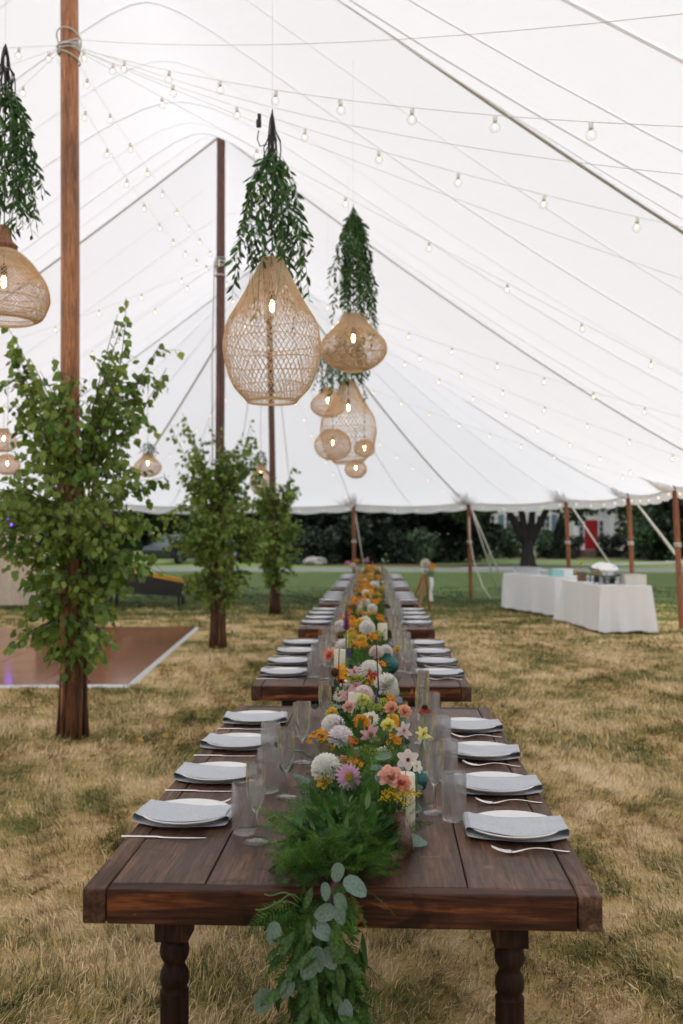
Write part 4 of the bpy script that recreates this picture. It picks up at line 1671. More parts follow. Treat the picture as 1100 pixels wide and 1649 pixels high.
        out = [('catkins', g.mesh('catkins', pm((.72, .70, .66)))), ('twig', c.mesh('twig', MT['darkstem']))]
    FM[key] = out
    return out


WHITE, WARM, PINK, PEACH, CORAL = (.94, .93, .90), (.78, .74, .60), (.72, .36, .52), (.85, .45, .30), (.85, .36, .25)
ORANGE, GOLD, YELLOW, RED, LILAC, PURPLE, BLUE, MAGENTA = (.85, .27, .015), (.85, .48, .03), (.82, .75, .16), (.50, .02, .015), (.62, .45, .66), (.16, .06, .42), (.32, .38, .72), (.42, .04, .22)
BLUSH = (.78, .60, .58)


def flower(name, kind, col, col2, loc, face, size, label, cat='flower', stem=True, ccol=(0.6, 0.3, 0.02), group='cut flowers along the tables'):
    """face: direction the bloom looks"""
    t = bpy.data.objects.new(name, None)
    COL.objects.link(t)
    t.location = loc
    tag(t, label, cat, group)
    q = Vector(face).normalized().to_track_quat('Z', 'Y')
    for pn, me in flower_parts(kind, col, col2, ccol):
        o = obj(pn, me, t, rot=q.to_euler(), scale=size)
    if stem:
        o = obj('stem', STEM[RND.randrange(3)], t, rot=(0, 0, RND.uniform(0, 6)), scale=(1, 1, max(.35, (loc[2] - ZT) / .135)))
    return t


def hero(kind, col, col2, px, py, z, size, face, name, label, **kw):
    p = on(px, py, z)
    return flower(name, kind, col, col2, p, face, size, label, **kw)


hero('dahlia', WHITE, (.84, .84, .80), 525, 1236, .90, .044, (-.25, -.7, .75), 'dahlia', 'large round white dahlia, lowest white bloom at the left edge of the nearest flowers')
hero('dahlia', (.92, .90, .88), (.90, .84, .90), 548, 1187, .93, .042, (.1, -.35, 1), 'dahlia', 'white dahlia with lilac lower petals above the large white dahlia')
PD = hero('daisy', (.68, .36, .58), (.75, .48, .66), 561, 1251, .915, .038, (.35, -1, .35), 'zinnia', 'pink daisy with a yellow centre beside the large white dahlia', ccol=(.75, .42, .02))
hero('cluster', ORANGE, GOLD, 512, 1192, .92, .044, (-.3, -.4, 1), 'alstroemeria', 'orange spray at the left edge beside the white and lilac dahlia')
hero('cluster', ORANGE, (.7, .15, .01), 566, 1196, .93, .026, (.3, -.7, .7), 'alstroemeria', 'orange buds tucked against the right of the white and lilac dahlia')
hero('cluster', GOLD, ORANGE, 530, 1207, .90, .022, (-.2, -.8, .7), 'alstroemeria', 'small orange buds between the two nearest white dahlias')
hero('cluster', (.45, .05, .01), RED, 572, 1225, .90, .020, (.3, -.7, .7), 'berry_spray', 'rust red berry spray above the pink daisy')
hero('rose', (.80, .45, .22), PEACH, 553, 1224, .895, .016, (0, -1, .4), 'rose', 'tiny apricot bloom between the white dahlia and the pink daisy')
hero('lily', (.66, .32, .40), (.76, .48, .52), 597, 1184, .93, .036, (-.1, -1, .7), 'lily', 'dusty pink open lily in the middle of the nearest flowers')
hero('rose', (.84, .47, .38), (.86, .56, .48), 628, 1249, .955, .034, (-.15, -.8, .8), 'rose', 'peach pink rose standing over the pink glass vase')
hero('rose', CORAL, (.86, .48, .36), 648, 1259, .94, .026, (.3, -.6, .8), 'rose', 'coral rose just right of the peach rose over the pink vase')
hero('goldenrod', (.72, .52, .02), (.78, .60, .05), 643, 1285, .90, .044, (0, -.35, 1), 'goldenrod', 'yellow goldenrod sprigs spilling from the pink glass vase', stem=False)
hero('daisy', BLUE, (.40, .46, .76), 610, 1252, .935, .012, (-.3, -1, .3), 'aster', 'tiny blue aster left of the peach rose', ccol=(.7, .5, .05))
hero('daisy', (.42, .42, .70), (.50, .5, .76), 644, 1264, .93, .015, (.1, -1, .3), 'aster', 'tiny lilac blue aster in front of the coral rose', ccol=(.7, .5, .05))
hero('daisy', (.42, .42, .70), (.50, .5, .76), 654, 1274, .915, .011, (.3, -1, .3), 'aster', 'smallest lilac aster among the goldenrod', ccol=(.7, .5, .05))
hero('cosmos', (.80, .74, .72), (.80, .68, .66), 657, 1224, .93, .034, (0, -.9, .7), 'cosmos', 'pale open anemone with a brown centre above the teal vase', ccol=(.18, .06, .01))
hero('cosmos', WHITE, WARM, 671, 1234, .915, .022, (.7, -.7, .5), 'cosmos', 'small cream bloom right of the pale anemone', ccol=(.4, .3, .1))
hero('rose', YELLOW, (.82, .80, .30), 625, 1167, .97, .026, (-.1, -.7, .8), 'ranunculus', 'lemon yellow ranunculus right of the pink lily')
hero('lily', YELLOW, (.78, .80, .42), 681, 1184, .95, .032, (.4, -.6, .7), 'lily', 'pale lemon open bloom at the right edge of the nearest flowers')
hero('lily', BLUSH, (.74, .64, .66), 650, 1177, .95, .030, (.2, -.9, .4), 'lily', 'blush white bloom between the lemon ranunculus and the pale lemon lily')
hero('rose', PEACH, (.86, .52, .38), 630, 1139, .985, .026, (-.2, -.8, .7), 'rose', 'left of two peach spray roses above the lemon ranunculus')
hero('rose', PEACH, (.86, .52, .38), 652, 1145, .98, .026, (.3, -.8, .6), 'rose', 'right of two peach spray roses above the blush bloom')
hero('daisy', (.45, .40, .66), BLUE, 643, 1127, 1.0, .012, (0, -1, .3), 'aster', 'tiny lilac aster between and above the two peach spray roses', ccol=(.6, .5, .1))
hero('coneflower', (.52, .035, .02), (.62, .08, .03), 684, 1140, .975, .028, (.05, -.35, 1), 'helenium', 'red helenium with a brown cone beside the champagne flutes on the right', ccol=(.06, .03, .015))
hero('spike', PURPLE, (.3, .16, .6), 549, 1164, .96, .018, (0, 0, 1), 'statice', 'short purple spike above the white and lilac dahlia')
hero('coneflower', (.80, .36, .02), GOLD, 541, 1083, .99, .052, (-.8, -.9, .2), 'sunflower', 'golden orange sunflower turned sideways at the left of the flowers', ccol=(.10, .04, .01))
hero('dahlia', WHITE, (.82, .80, .76), 596, 1079, .97, .050, (-.1, -.5, 1), 'dahlia', 'white dahlia, left of two big ones at the back of the nearest flowers')
hero('dahlia', WHITE, (.82, .80, .76), 622, 1102, .95, .052, (.6, -.6, .8), 'dahlia', 'white dahlia, right of two big ones at the back of the nearest flowers')
hero('cluster', RED, (.6, .05, .02), 597, 1090, .985, .030, (0, -1, .5), 'red_spray', 'red blooms in front of the two big white dahlias')
hero('coneflower', (.42, .03, .03), RED, 549, 1097, .96, .020, (0, -1, .5), 'helenium', 'small red bloom on the cream candle beside the sunflower', ccol=(.05, .02, .01))
hero('cluster', ORANGE, GOLD, 613, 1073, .96, .034, (.4, -.6, .8), 'alstroemeria', 'orange spray right of the left big white dahlia')
hero('lily', (.62, .34, .42), (.72, .46, .52), 563, 1121, .93, .046, (-.5, -.8, .5), 'lily', 'dusty pink lily behind the cream candle')
hero('lily', (.62, .34, .42), (.72, .46, .52), 573, 1107, .93, .040, (0, -.4, 1), 'lily', 'mauve pink lily partly hidden above the cream candle')
hero('rose', YELLOW, (.75, .78, .35), 586, 1126, .93, .026, (0, -.8, .7), 'ranunculus', 'yellow green bloom right behind the cream candle')
hero('goldenrod', (.55, .62, .15), (.6, .68, .2), 597, 1140, .93, .040, (0, -.4, 1), 'filler_sprig', 'lime yellow filler sprig right of the cream candle')
hero('spike', PURPLE, (.25, .12, .5), 606, 1123, .97, .026, (0, 0, 1), 'statice', 'purple spike beside the right dark twig')
hero('rose', CORAL, PEACH, 530, 1054, .93, .040, (-.6, -.7, .5), 'rose', 'coral rose beside the square white candle at the left')
hero('spike', PURPLE, (.32, .18, .6), 562, 1048, .98, .040, (0, 0, 1), 'statice', 'violet spike behind the sunflower')
hero('spike', (.72, .68, .12), YELLOW, 562, 1032, 1.02, .045, (0, 0, 1), 'snapdragon', 'yellow snapdragon above the violet spike')
hero('spike', MAGENTA, PURPLE, 558, 996, 1.12, .07, (0, 0, 1), 'lupin', 'tall purple and magenta lupin standing over the second table')
hero('pussy', WHITE, None, 545, 1112, .93, .17, (0.02, 0, 1), 'pussy_willow', 'dark twig with white catkins left of the cream candle', stem=False)
hero('pussy', WHITE, None, 609, 1112, .95, .20, (-0.04, 0, 1), 'pussy_willow', 'dark twig with white catkins standing right of the cream candle', stem=False)

# scattered blooms on the other tables
KINDS = [('dahlia', 'dahlia', 'white', WHITE, (.82, .78, .78), .048), ('dahlia', 'dahlia', 'blush', BLUSH, WHITE, .046), ('alstroemeria', 'cluster', 'orange', ORANGE, GOLD, .042),
         ('alstroemeria', 'cluster', 'golden', GOLD, ORANGE, .040), ('rose', 'rose', 'peach', PEACH, BLUSH, .032), ('sunflower', 'coneflower', 'orange', (.8, .36, .02), ORANGE, .044),
         ('lily', 'lily', 'pink', PINK, BLUSH, .045), ('ranunculus', 'rose', 'yellow', YELLOW, GOLD, .032), ('helenium', 'coneflower', 'red', RED, (.6, .1, .03), .032),
         ('zinnia', 'daisy', 'cream', WARM, WHITE, .036), ('statice', 'spike', 'purple', PURPLE, MAGENTA, .032), ('filler_sprig', 'goldenrod', 'lime', (.5, .58, .12), YELLOW, .045),
         ('alstroemeria', 'cluster', 'orange', ORANGE, (.8, .4, .03), .046)]
r = random.Random(21)


def far_flower(ti, x, y, z, k, sc=1.0):
    nm, kd, cn, c1, c2, sz = KINDS[k]
    p = (TCX[ti] + x, TY0[ti] + y, ZT + z)
    flower(nm, kd, c1, c2, p, (r.uniform(-.5, .5) + x * 2, -.7 + r.uniform(-.3, .3), .8), sz * r.uniform(.85, 1.2) * sc,
           '%s %s blooms among the flowers on the %s' % (cn, nm.replace('_', ' '), TN[ti]), group='%s %s blooms on the %s' % (cn, nm.replace('_', ' '), TN[ti]))


# small fillers between the measured blooms of the nearest table
FILL = [(2.82, -.10, .11, 7), (2.88, -.02, .13, 2), (3.0, -.12, .10, 4), (3.18, .10, .14, 2), (3.33, .0, .19, 5), (3.42, -.10, .15, 0), (3.56, -.12, .13, 2), (3.66, .11, .13, 7),
        (2.95, -.09, .12, 6), (3.05, .02, .13, 11), (3.12, .07, .12, 9), (3.28, -.06, .14, 11), (3.38, -.12, .11, 2), (3.45, .03, .17, 9), (3.52, .10, .13, 2), (3.62, -.05, .18, 4),
        (3.7, .06, .17, 11), (3.78, -.12, .13, 7), (3.9, .0, .18, 1), (3.98, .1, .14, 3), (4.05, -.1, .15, 9), (4.15, .03, .18, 2), (4.25, -.04, .18, 11), (4.32, .11, .13, 0), (4.42, -.11, .14, 5), (4.5, .03, .17, 3), (4.58, -.05, .17, 6), (4.6, .1, .14, 4)]
FILL.sort()
NTH = ['first', 'second', 'third', 'fourth', 'fifth', 'sixth', 'seventh', 'eighth', 'ninth', 'tenth', 'eleventh', 'twelfth', 'thirteenth', 'fourteenth', 'fifteenth', 'sixteenth', 'seventeenth', 'eighteenth', 'nineteenth', 'twentieth', 'eighth last', 'seventh last', 'sixth last', 'fifth last', 'fourth last', 'third last', 'second last', 'last']
for i, (y, x, z, k) in enumerate(FILL):
    nm, kd, cn, c1, c2, sz = KINDS[k]
    flower(nm, kd, c1, c2, (-.045 + x, y, ZT + z), (x * 3, -.8, .8), sz * .85, '%s %s filler bloom low in the greenery, %s from the front, nearest table' % (cn, nm.replace('_', ' '), NTH[i]), group='small filler blooms of the nearest table')

for ti in range(1, 6):
    N = [0, 44, 48, 48, 40, 40][ti]
    for i in range(N):
        y = (0.12 if ti > 1 else .45) + (2.2 if ti > 1 else 1.9) * (i + r.random() * .7) / N
        x = r.gauss(0.0, .085)
        x = max(-.19, min(.19, x))
        far_flower(ti, x, y, 0.10 + 0.14 * r.random() * (1 - abs(x) * 2), r.choice([0, 2, 2, 2, 3, 3, 3, 4, 5, 5, 6, 7, 7, 7, 8, 9, 10, 11, 11, 12, 12, 12]), .95)
# measured ones further back
for (ti, px, py, k, z) in ((1, 548, 1008, 0, .18), (1, 606, 1050, 1, .14), (1, 583, 1040, 2, .17), (1, 590, 1012, 3, .2), (1, 600, 1028, 2, .19), (1, 573, 1002, 5, .2), (1, 640, 1045, 7, .12)):
    p = on(px, py, ZT + z)
    nm, kd, cn, c1, c2, sz = KINDS[k]
    flower(nm, kd, c1, c2, p, (r.uniform(-.4, .4), -.8, .7), sz * .9, '%s %s blooms among the flowers on the %s' % (cn, nm, TN[ti]), group='%s %s blooms on the %s' % (cn, nm, TN[ti]))
for (px, py, cn, k) in ((615, 967, 0, 0), (618, 985, 0, 1), (672, 938, 0, 0)):
    pass
for (px, py, z, nm, kd, cn, c1, c2, sz) in ((560, 906, 1.15, 'zinnia', 'daisy', 'magenta', MAGENTA, PINK, .07), (575, 905, 1.15, 'alstroemeria', 'cluster', 'orange', ORANGE, GOLD, .08),
                                             (590, 903, 1.2, 'lily', 'lily', 'mauve', (.5, .2, .4), PINK, .08), (600, 906, 1.2, 'snapdragon', 'spike', 'magenta', MAGENTA, PINK, .06), (568, 915, 1.05, 'dahlia', 'dahlia', 'white', WHITE, BLUSH, .07)):
    p = at(px, py, 20.0)
    p.z = max(p.z, .95)
    flower(nm, kd, c1, c2, p, (0, -.6, .8), sz, '%s %s standing highest on the farthest table' % (cn, nm), group=None)

# blooms of one kind on the second and third tables are told apart by their order from the front
ORDN = ['first', 'second', 'third', 'fourth', 'fifth', 'sixth', 'seventh', 'eighth', 'ninth', 'tenth', 'eleventh', 'twelfth', 'thirteenth', 'fourteenth', 'fifteenth', 'sixteenth', 'seventeenth', 'eighteenth', 'nineteenth', 'twentieth', 'next']
by_group = {}
for o in list(COL.objects):
    gr_ = o.get('group', '')
    if o.get('category') == 'flower' and 'blooms on the' in gr_ and ('second' in gr_ or 'third' in gr_):
        by_group.setdefault(gr_, []).append(o)
for gr_, L_ in by_group.items():
    if len(L_) > 1:
        L_.sort(key=lambda o: o.location.y)
        kind_, tab_ = gr_.split(' blooms on the ')
        for i, o in enumerate(L_):
            o['label'] = '%s bloom, %s of its kind from the front on the %s' % (kind_, ORDN[i], tab_)

# ================================================================== VASES AND CANDLES


def vase(name, prof_out, m, px, py, label, water=None, n=28, twist=0.0, loc=None, cat='vase'):
    p = on(px, py, ZT) if loc is None else Vector(loc)
    t = thing(name, label, cat, (p.x, p.y, ZT), 0, 'bud vases among the greenery')
    th = 0.0022
    inner = [(max(0.0006, a - th), max(b, 0.005)) for a, b in reversed(prof_out)]
    pr_ = [(0.0005, 0.0)] + prof_out + inner[:-1] + [(0.0005, .006)]
    mod = (lambda w, j: 1 + 0.03 * math.cos(8 * w + j * twist)) if twist else None
    obj('glass', G().lathe(pr_, n, mod=mod).mesh(name, m, True), t)
    if water:
        pw = [(0.0005, .0065)] + [(max(.0006, a - th - .0006), max(b, .0065)) for a, b in prof_out if b < water] + [(0.0005, water)]
        obj('water', G().lathe(pw, n).mesh('water', MT['water'], True), t)
    return t


vase('bud_vase', [(.018, 0), (.026, .004), (.031, .020), (.031, .040), (.027, .065), (.019, .088), (.0125, .100), (.0125, .108), (.0145, .115)], MT['pinkglass'], 645, 1380,
     'pink glass bud vase with yellow sprigs at the front of the runner', .045, twist=.35)
vase('bud_vase', [(.018, 0), (.034, .012), (.040, .034), (.034, .056), (.018, .068), (.014, .078), (.017, .084)], MT['tealglass'], 668, 1275,
     'round teal glass vase beside the tall cream candle', .03)
vase('bud_vase', [(.026, 0), (.027, .06), (.020, .10), (.016, .14), (.020, .17)], MT['glass'], 523, 1290, 'clear glass vase under the large round white dahlia', .08)
vase('bud_vase', [(.018, 0), (.019, .10), (.018, .16), (.020, .20)], MT['greenglass'], 545, 1172, 'tall green tinted tube vase left of the cream candle', .1)
vase('bud_vase', [(.03, 0), (.06, .025), (.066, .055), (.05, .085), (.022, .10), (.02, .12)], MT['tealglass'], 617, 1078, 'big round teal vase on the nearest end of the second table', loc=(.07, 5.75, 0))
for (ti, x, y, mn, lb) in ((1, -.10, 1.5, 'tealglass', 'small teal vase at the left rear of the second table'), (2, -.15, 1.2, 'tealglass', 'small teal vase at the left of the third table'),
                           (3, -.12, 1.8, 'tealglass', 'small teal vase at the left of the fourth table'), (4, -.16, 1.3, 'tealglass', 'small teal vase at the left of the fifth table'),
                           (1, .13, 2.1, 'greenglass', 'green tinted vase at the right rear of the second table')):
    vase('bud_vase', [(.02, 0), (.036, .012), (.042, .04), (.034, .07), (.018, .085), (.014, .12), (.017, .15)], MT[mn], 0, 0, lb, loc=(TCX[ti] + x, TY0[ti] + y, 0))
# bright green stem of the pink daisy
p0, p1 = on(560, 1262, .905), on(541, 1302, .80)
obj('stem', G().tube([p0, (p0 + p1) / 2 + Vector((-.003, 0, 0)), p1], .0028, 6).mesh('flower_stem', pmat('bright_stem', (.02, .42, .14), rough=.4)), PD, loc=-PD.location)


def candle(loc, rad, h, label):
    t = thing('pillar_candle', label, 'candle', loc, 0, 'cream pillar candles')
    pr_ = [(rad - .002, 0), (rad, .002), (rad, h - .003), (rad - .003, h), (rad * .75, h - .001), (rad * .4, h - .005), (.001, h - .006)]
    obj('wax', G().lathe(pr_, 24).mesh('wax', MT['wax'], True), t)
    obj('wick', G().tube([(0, 0, h - .007), (.001, 0, h + .004), (.003, 0, h + .008)], .0008, 4).mesh('wick', MT['black']), t)


def cpos(px, py):
    p = on(px, py, ZT)
    return (p.x, p.y, ZT)


p = cpos(653, 1345)
candle(p, .026, .165, 'tall cream pillar candle behind the pink glass vase')
candle((on(573, 1113, .955).x, on(573, 1113, .955).y, ZT), .030, .19, 'cream pillar candle in the middle of the nearest flowers, left of the twig')
candle((on(553, 1096, .93).x, on(553, 1096, .93).y, ZT), .030, .17, 'small cream candle behind the red bloom near the sunflower')
candle((on(547, 1046, .93).x, on(547, 1046, .93).y, ZT), .032, .17, 'pale candle standing at the left of the second table runner')
candle((on(616, 997, .98).x, on(616, 997, .98).y, ZT), .034, .19, 'pale candle at the right rear of the second table runner')
candle((TCX[2] - .05, TY0[2] + .55, ZT), .035, .2, 'pale candle among the flowers of the third table')
candle((TCX[3] + .05, TY0[3] + .9, ZT), .035, .22, 'pale candle among the flowers of the fourth table')


# ================================================================== WOVEN LANTERNS
def smooth_prof(pts, n):
    """Catmull-Rom through (r,z) points"""
    P_ = [pts[0]] + list(pts) + [pts[-1]]
    out = []
    seg = len(pts) - 1
    for i in range(n + 1):
        f = i / n * seg
        k = min(int(f), seg - 1)
        t = f - k
        a, b, c, d = P_[k], P_[k + 1], P_[k + 2], P_[k + 3]
        out.append(tuple(0.5 * ((2 * b[q]) + (-a[q] + c[q]) * t + (2 * a[q] - 5 * b[q] + 4 * c[q] - d[q]) * t * t + (-a[q] + 3 * b[q] - 3 * c[q] + d[q]) * t ** 3) for q in range(2)))
    return out


def rattan_shade(pts, size, strands, twist, rad, seed, dense=0.35, rings=7, nseg=40, vert=0):
    r = random.Random(seed)
    pr_ = smooth_prof(pts, nseg)
    g = G()

    def pos(th, f, off=0.0):
        x = f * nseg
        k = min(int(x), nseg - 1)
        t = x - k
        rr = (pr_[k][0] * (1 - t) + pr_[k + 1][0] * t) * size + off
        z = (pr_[k][1] * (1 - t) + pr_[k + 1][1] * t) * size
        return Vector((rr * math.cos(th), rr * math.sin(th), z))
    for s in (-1, 1):
        for i in range(strands):
            th0 = 2 * pi * (i + (0.25 if s > 0 else 0) + r.uniform(-.12, .12)) / strands
            pts_ = []
            ph = r.uniform(0, 6)
            for k in range(nseg + 1):
                f = k / nseg
                th = th0 + s * twist * f + .25 / strands * math.sin(f * 26 + ph) * 2
                pts_.append(pos(th, f, s * rad * .8 + .3 * rad * math.sin(ph + f * 40)))
            g.tube(pts_, rad, 3, caps=False)
    # extra upright strands in the close weave of the upper part
    for i in range(vert):
        th0 = 2 * pi * i / vert
        g.tube([pos(th0 + r.uniform(-.01, .01) + .05 * math.sin(f * 9), f) for f in [dense * k / 10 for k in range(11)]], rad, 3, caps=False)
    for i in range(rings):
        f = (i + .6) / rings
        ph = r.uniform(0, 6)
        pts_ = [pos(2 * pi * k / 48, min(.99, max(.01, f + .008 * math.sin(2 * pi * k * 3 / 48 + ph))), rad) for k in range(49)]
        g.tube(pts_, rad * 1.35, 4, caps=False)
    # zig-zag of loose fibres
    for i in range(int(strands * .15)):
        f = r.random()
        th = r.uniform(0, 6.28)
        g.tube([pos(th + k * .09, min(1, max(0, f + .03 * (k % 2) * r.uniform(.6, 1.3))), 0) for k in range(9)], rad * .9, 3, caps=False)
    sh = g.mesh('shade', MT['rattan'], True)
    rims = [G().tube([pos(2 * pi * k / 40, f, 0) for k in range(41)], rad * q, 6, caps=False).mesh('rim', MT['rattan'], True) for f, q in ((0, 2.2), (1, 3.2))]
    return sh, rims


TEAR0 = [(.22, 1.0), (.27, .93), (.46, .74), (.68, .52), (.92, .30), (1.0, .10), (1.0, -.02), (.92, -.22), (.78, -.38), (.56, -.50), (.50, -.53)]
ONION0 = [(.33, .72), (.36, .66), (.44, .54), (.68, .36), (.94, .14), (1.0, -.04), (.96, -.20), (.80, -.38), (.56, -.52), (.30, -.60)]
ROUND = [(.35, .80), (.50, .72), (.82, .42), (.98, .08), (.97, -.22), (.82, -.5), (.55, -.72), (.35, -.80)]
BELL0 = [(.25, .62), (.42, .56), (.66, .40), (.92, .14), (1.0, -.10), (.97, -.28), (.84, -.52), (.66, -.60)]

TEAR = [(a, b * (1.88 if b > 0 else 2.05)) for a, b in TEAR0]
ONION = [(a, b * (1.36 if b > 0 else 1.15)) for a, b in ONION0]
BELL = [(a, b * (1.5 if b > 0 else 1.1)) for a, b in BELL0]


def ruscus_bunch(parent, top, H, R0, R1, n, leaf, seed, clear_z=-99.0, clear_r=0.0):
    """hanging strands of leaves from 'top' (local z) down by H"""
    r = np.random.RandomState(seed)
    g = G()
    P, D, S = [], [], []
    for i in range(n):
        a = r.rand() * 2 * pi
        q = (r.rand() ** .55) * R1
        L = H * (0.55 + 0.5 * r.rand())
        m = 12
        pts = []
        ph = r.rand() * 6
        for k in range(m + 1):
            t = k / m
            rr = R0 * min(1, t * 5) + (q - R0 * .5) * t ** .8 + .012 * math.sin(5 * t + ph)
            x = rr * math.cos(a + .3 * math.sin(3 * t + ph))
            y = rr * math.sin(a + .3 * math.sin(3 * t + ph))
            pts.append(Vector((x, y, top - L * t)))
        g.tube(pts, 0.0017, 3, caps=False)
        k_ = int(L / (leaf * 0.50))
        for k in range(k_):
            t = 0.08 + 0.92 * (k + r.rand() * .5) / k_
            x = t * m
            j = min(int(x), m - 1)
            p_ = pts[j].lerp(pts[j + 1], x - j)
            tg = (pts[j + 1] - pts[j]).normalized()
            b = r.rand() * 2 * pi
            d = tg * (0.9 + .3 * r.rand()) + Vector((math.cos(b), math.sin(b), 0)) * .75 + Vector((0, 0, .15))
            if p_.z < clear_z and abs(p_.x) < clear_r * .9 and p_.y < clear_r:
                continue
            P.append(p_)
            D.append(d)
            S.append(leaf * (.6 + .55 * r.rand()))
    obj('strand', g.mesh('strand', MT['stem']), parent, kind='stuff')
    V, F = scatter(LANCE_V, LEAF8, np.array(P), frames(np.array(D)), np.array(S))
    obj('leaves', np_mesh('ruscus_leaves', V, F, MT['ruscus'], True), parent, kind='stuff')


def lantern(px, py, d, prof_, half_w_px, label, cord_top_px, seed, strands=46, twist=2.4, bunch=None, neck=False, rad=None, lamp=True, coil=False):
    """py: y of profile origin; half_w_px: half width in the picture"""
    p = at(px, py, d)
    size = half_w_px * d / FPX
    rad = rad or 0.0017
    t = thing('woven_lantern', label, 'lantern', p, 0, 'woven rattan lanterns over the tables')
    sh, rim = rattan_shade(prof_, size, strands, twist, rad, seed, vert=strands * 2)
    obj('shade', sh, t)
    for rm in rim:
        obj('rim', rm, t)
    ztop = prof_[0][1] * size
    cord_top = at(px, cord_top_px, d).z - p.z
    g = G().tube([(0, 0, ztop - .6 * size if lamp else ztop), (0, 0, ztop + .05), (0, 0, cord_top)], 0.0035, 6)
    obj('cord', g.mesh('cord', MT['black']), t)
    bz = ztop - (.9 if ztop > 1.5 * size else .62) * size
    g = G().lathe([(.001, bz + .07), (.014, bz + .07), (.019, bz + .055), (.019, bz + .02), (.016, bz + .012)], 14)
    obj('lamp_socket', g.mesh('lamp_socket', MT['black'], 'auto'), t)
    g = G().sphere((0, 0, bz - .02), .0135, 10, 8, s=(1, 1, 2.6))
    obj('bulb', g.mesh('lamp_filament', MT['lampbulb'], True), t)
    g = G().lathe([(.012, bz + .015), (.018, bz), (.030, bz - .03), (.032, bz - .055), (.024, bz - .078), (.001, bz - .088)], 16)
    obj('bulb_envelope', g.mesh('bulb_envelope', MT['bulbglass'], True), t)
    g = G()
    for a in (0, 2 * pi / 3, 4 * pi / 3):
        g.tube([(0, 0, ztop + .004), (prof_[0][0] * size * math.cos(a), prof_[0][0] * size * math.sin(a), ztop)], .0025, 4)
    obj('spider', g.mesh('spider', MT['black']), t)
    if neck:
        g = G().lathe([(prof_[0][0] * size * 1.02, ztop - .005), (prof_[0][0] * size, ztop + .01), (.075, ztop + .025), (.045, ztop + .055), (.032, ztop + .10), (.026, ztop + .135), (.02, ztop + .14), (.008, ztop + .142)], 28)
        obj('neck', g.mesh('neck', MT['lampwood'], 'auto'), t)
    if bunch:
        bt, H, R0, R1, n, leaf = bunch
        top = at(px, bt, d).z - p.z
        gt = thing('ruscus_bunch', 'leaf bunch above the %s' % label.split(',')[0], 'greenery', p, 0, 'hanging leaf bunches over the lanterns')
        ruscus_bunch(gt, top, H, R0, R1, n, leaf, seed, ztop - .04, size * .62)
        if coil:
            g = G()
            rr = random.Random(seed)
            for q in range(9):
                a = rr.uniform(0, 6.28)
                w = rr.uniform(.022, .052)
                z0, z1 = top + .20 + rr.uniform(-.03, .02), top - .02 - rr.uniform(0, .12)
                pts_ = []
                for k in range(17):
                    b = 2 * pi * k / 16
                    c_ = (z0 + z1) / 2
                    pts_.append(Vector((math.cos(a) * w * math.sin(b) * (1.2 - .5 * math.cos(b)) * (.5 if math.cos(b) > 0 else 1.1), math.sin(a) * w * math.sin(b), c_ + (z0 - z1) / 2 * math.cos(b))))
                g.tube(pts_, .0036, 5, caps=False)
            g.tube([(-.03, 0, top + .02), (-.07, 0, top + .01), (-.085, 0, top + .05), (-.078, 0, top + .10)], .0035, 5)
            g.box((-.077, 0, top + .14), (.028, .02, .045), b=.004)
            g.box((-.074, 0, top + .18), (.02, .018, .03), b=.003)
            obj('cable_coil', g.mesh('cable_coil', MT['black']), gt)
            g = G().tube([(0.02 * math.cos(a * pi / 6), .02 * math.sin(a * pi / 6), top + .085) for a in range(13)], .004, 5)
            obj('cable_tie', g.mesh('cable_tie', MT['whitecord']), gt)
    # thin hanging wire up to the canopy
    zt = fab(p.x, p.y) - .03
    g = G().tube([(0, 0, cord_top - .02), (0, 0, zt - p.z)], 0.0007, 4)
    obj('wire', g.mesh('wire', MT['whitecord']), t)
    return t


lantern(438, 563, 5.6, TEAR, 78, 'large teardrop woven lantern, biggest and nearest one', 190, 3, 56, 2.1, (238, .98, .045, .235, 44, .066), coil=True, rad=.0021)
lantern(569, 560, 8.2, ONION, 54, 'onion shaped woven lantern right of the big teardrop', 330, 4, 66, 2.4, (335, 1.10, .04, .19, 66, .062), rad=.0022)
lantern(6, 470, 5.4, BELL, 72, 'bell shaped lantern with a wooden neck cut by the left edge', 110, 5, 72, 2.8, (135, .92, .05, .20, 44, .066), neck=True, coil=True)
lantern(561, 697, 10.2, TEAR, 45, 'second teardrop lantern hanging below the onion shaped one', 560, 6, 44, 2.4, (500, .95, .04, .25, 44, .06), rad=.0021)
lantern(528, 652, 12.2, ONION, 28, 'small onion lantern left of the second teardrop lantern', 560, 7, 40, 2.2, (560, .6, .04, .2, 24, .06), rad=.0023)
lantern(536, 716, 13.4, ROUND, 30, 'round woven lantern half hidden behind the second teardrop lantern', 640, 8, 36, 2.2, rad=.0024)
lantern(573, 755, 17.0, ROUND, 18, 'smallest round lantern hanging lowest in the cluster', 690, 9, 34, 2.2, rad=.0028)
lantern(587, 722, 15.0, ROUND, 17, 'small round lantern peeking out right of the second teardrop', 640, 10, 34, 2.2, rad=.0026)
lantern(238, 752, 18.5, ONION, 22, 'small onion lantern over the dance floor left of the second sapling', 600, 11, 34, 2.2, (712, .35, .05, .16, 16, .08), rad=.0032)
lantern(420, 777, 20.0, TEAR, 17, 'small teardrop lantern between the second and third saplings', 640, 12, 34, 2.2, (725, .5, .05, .16, 16, .08), rad=.0032)
lantern(6, 712, 17.0, ONION, 22, 'upper of two small lanterns at the left edge behind the biggest sapling', 560, 13, 34, 2.2, rad=.003)
lantern(12, 748, 16.0, ROUND, 20, 'lower of two small lanterns at the left edge behind the biggest sapling', 560, 14, 34, 2.2, rad=.003)

# ================================================================== SAPLINGS TIED ROUND THE CENTRE POLES
LB = leaf_mesh('sapling_leaf', LEAF_V, LEAF8, MT['saplingleaf'], 1.0)


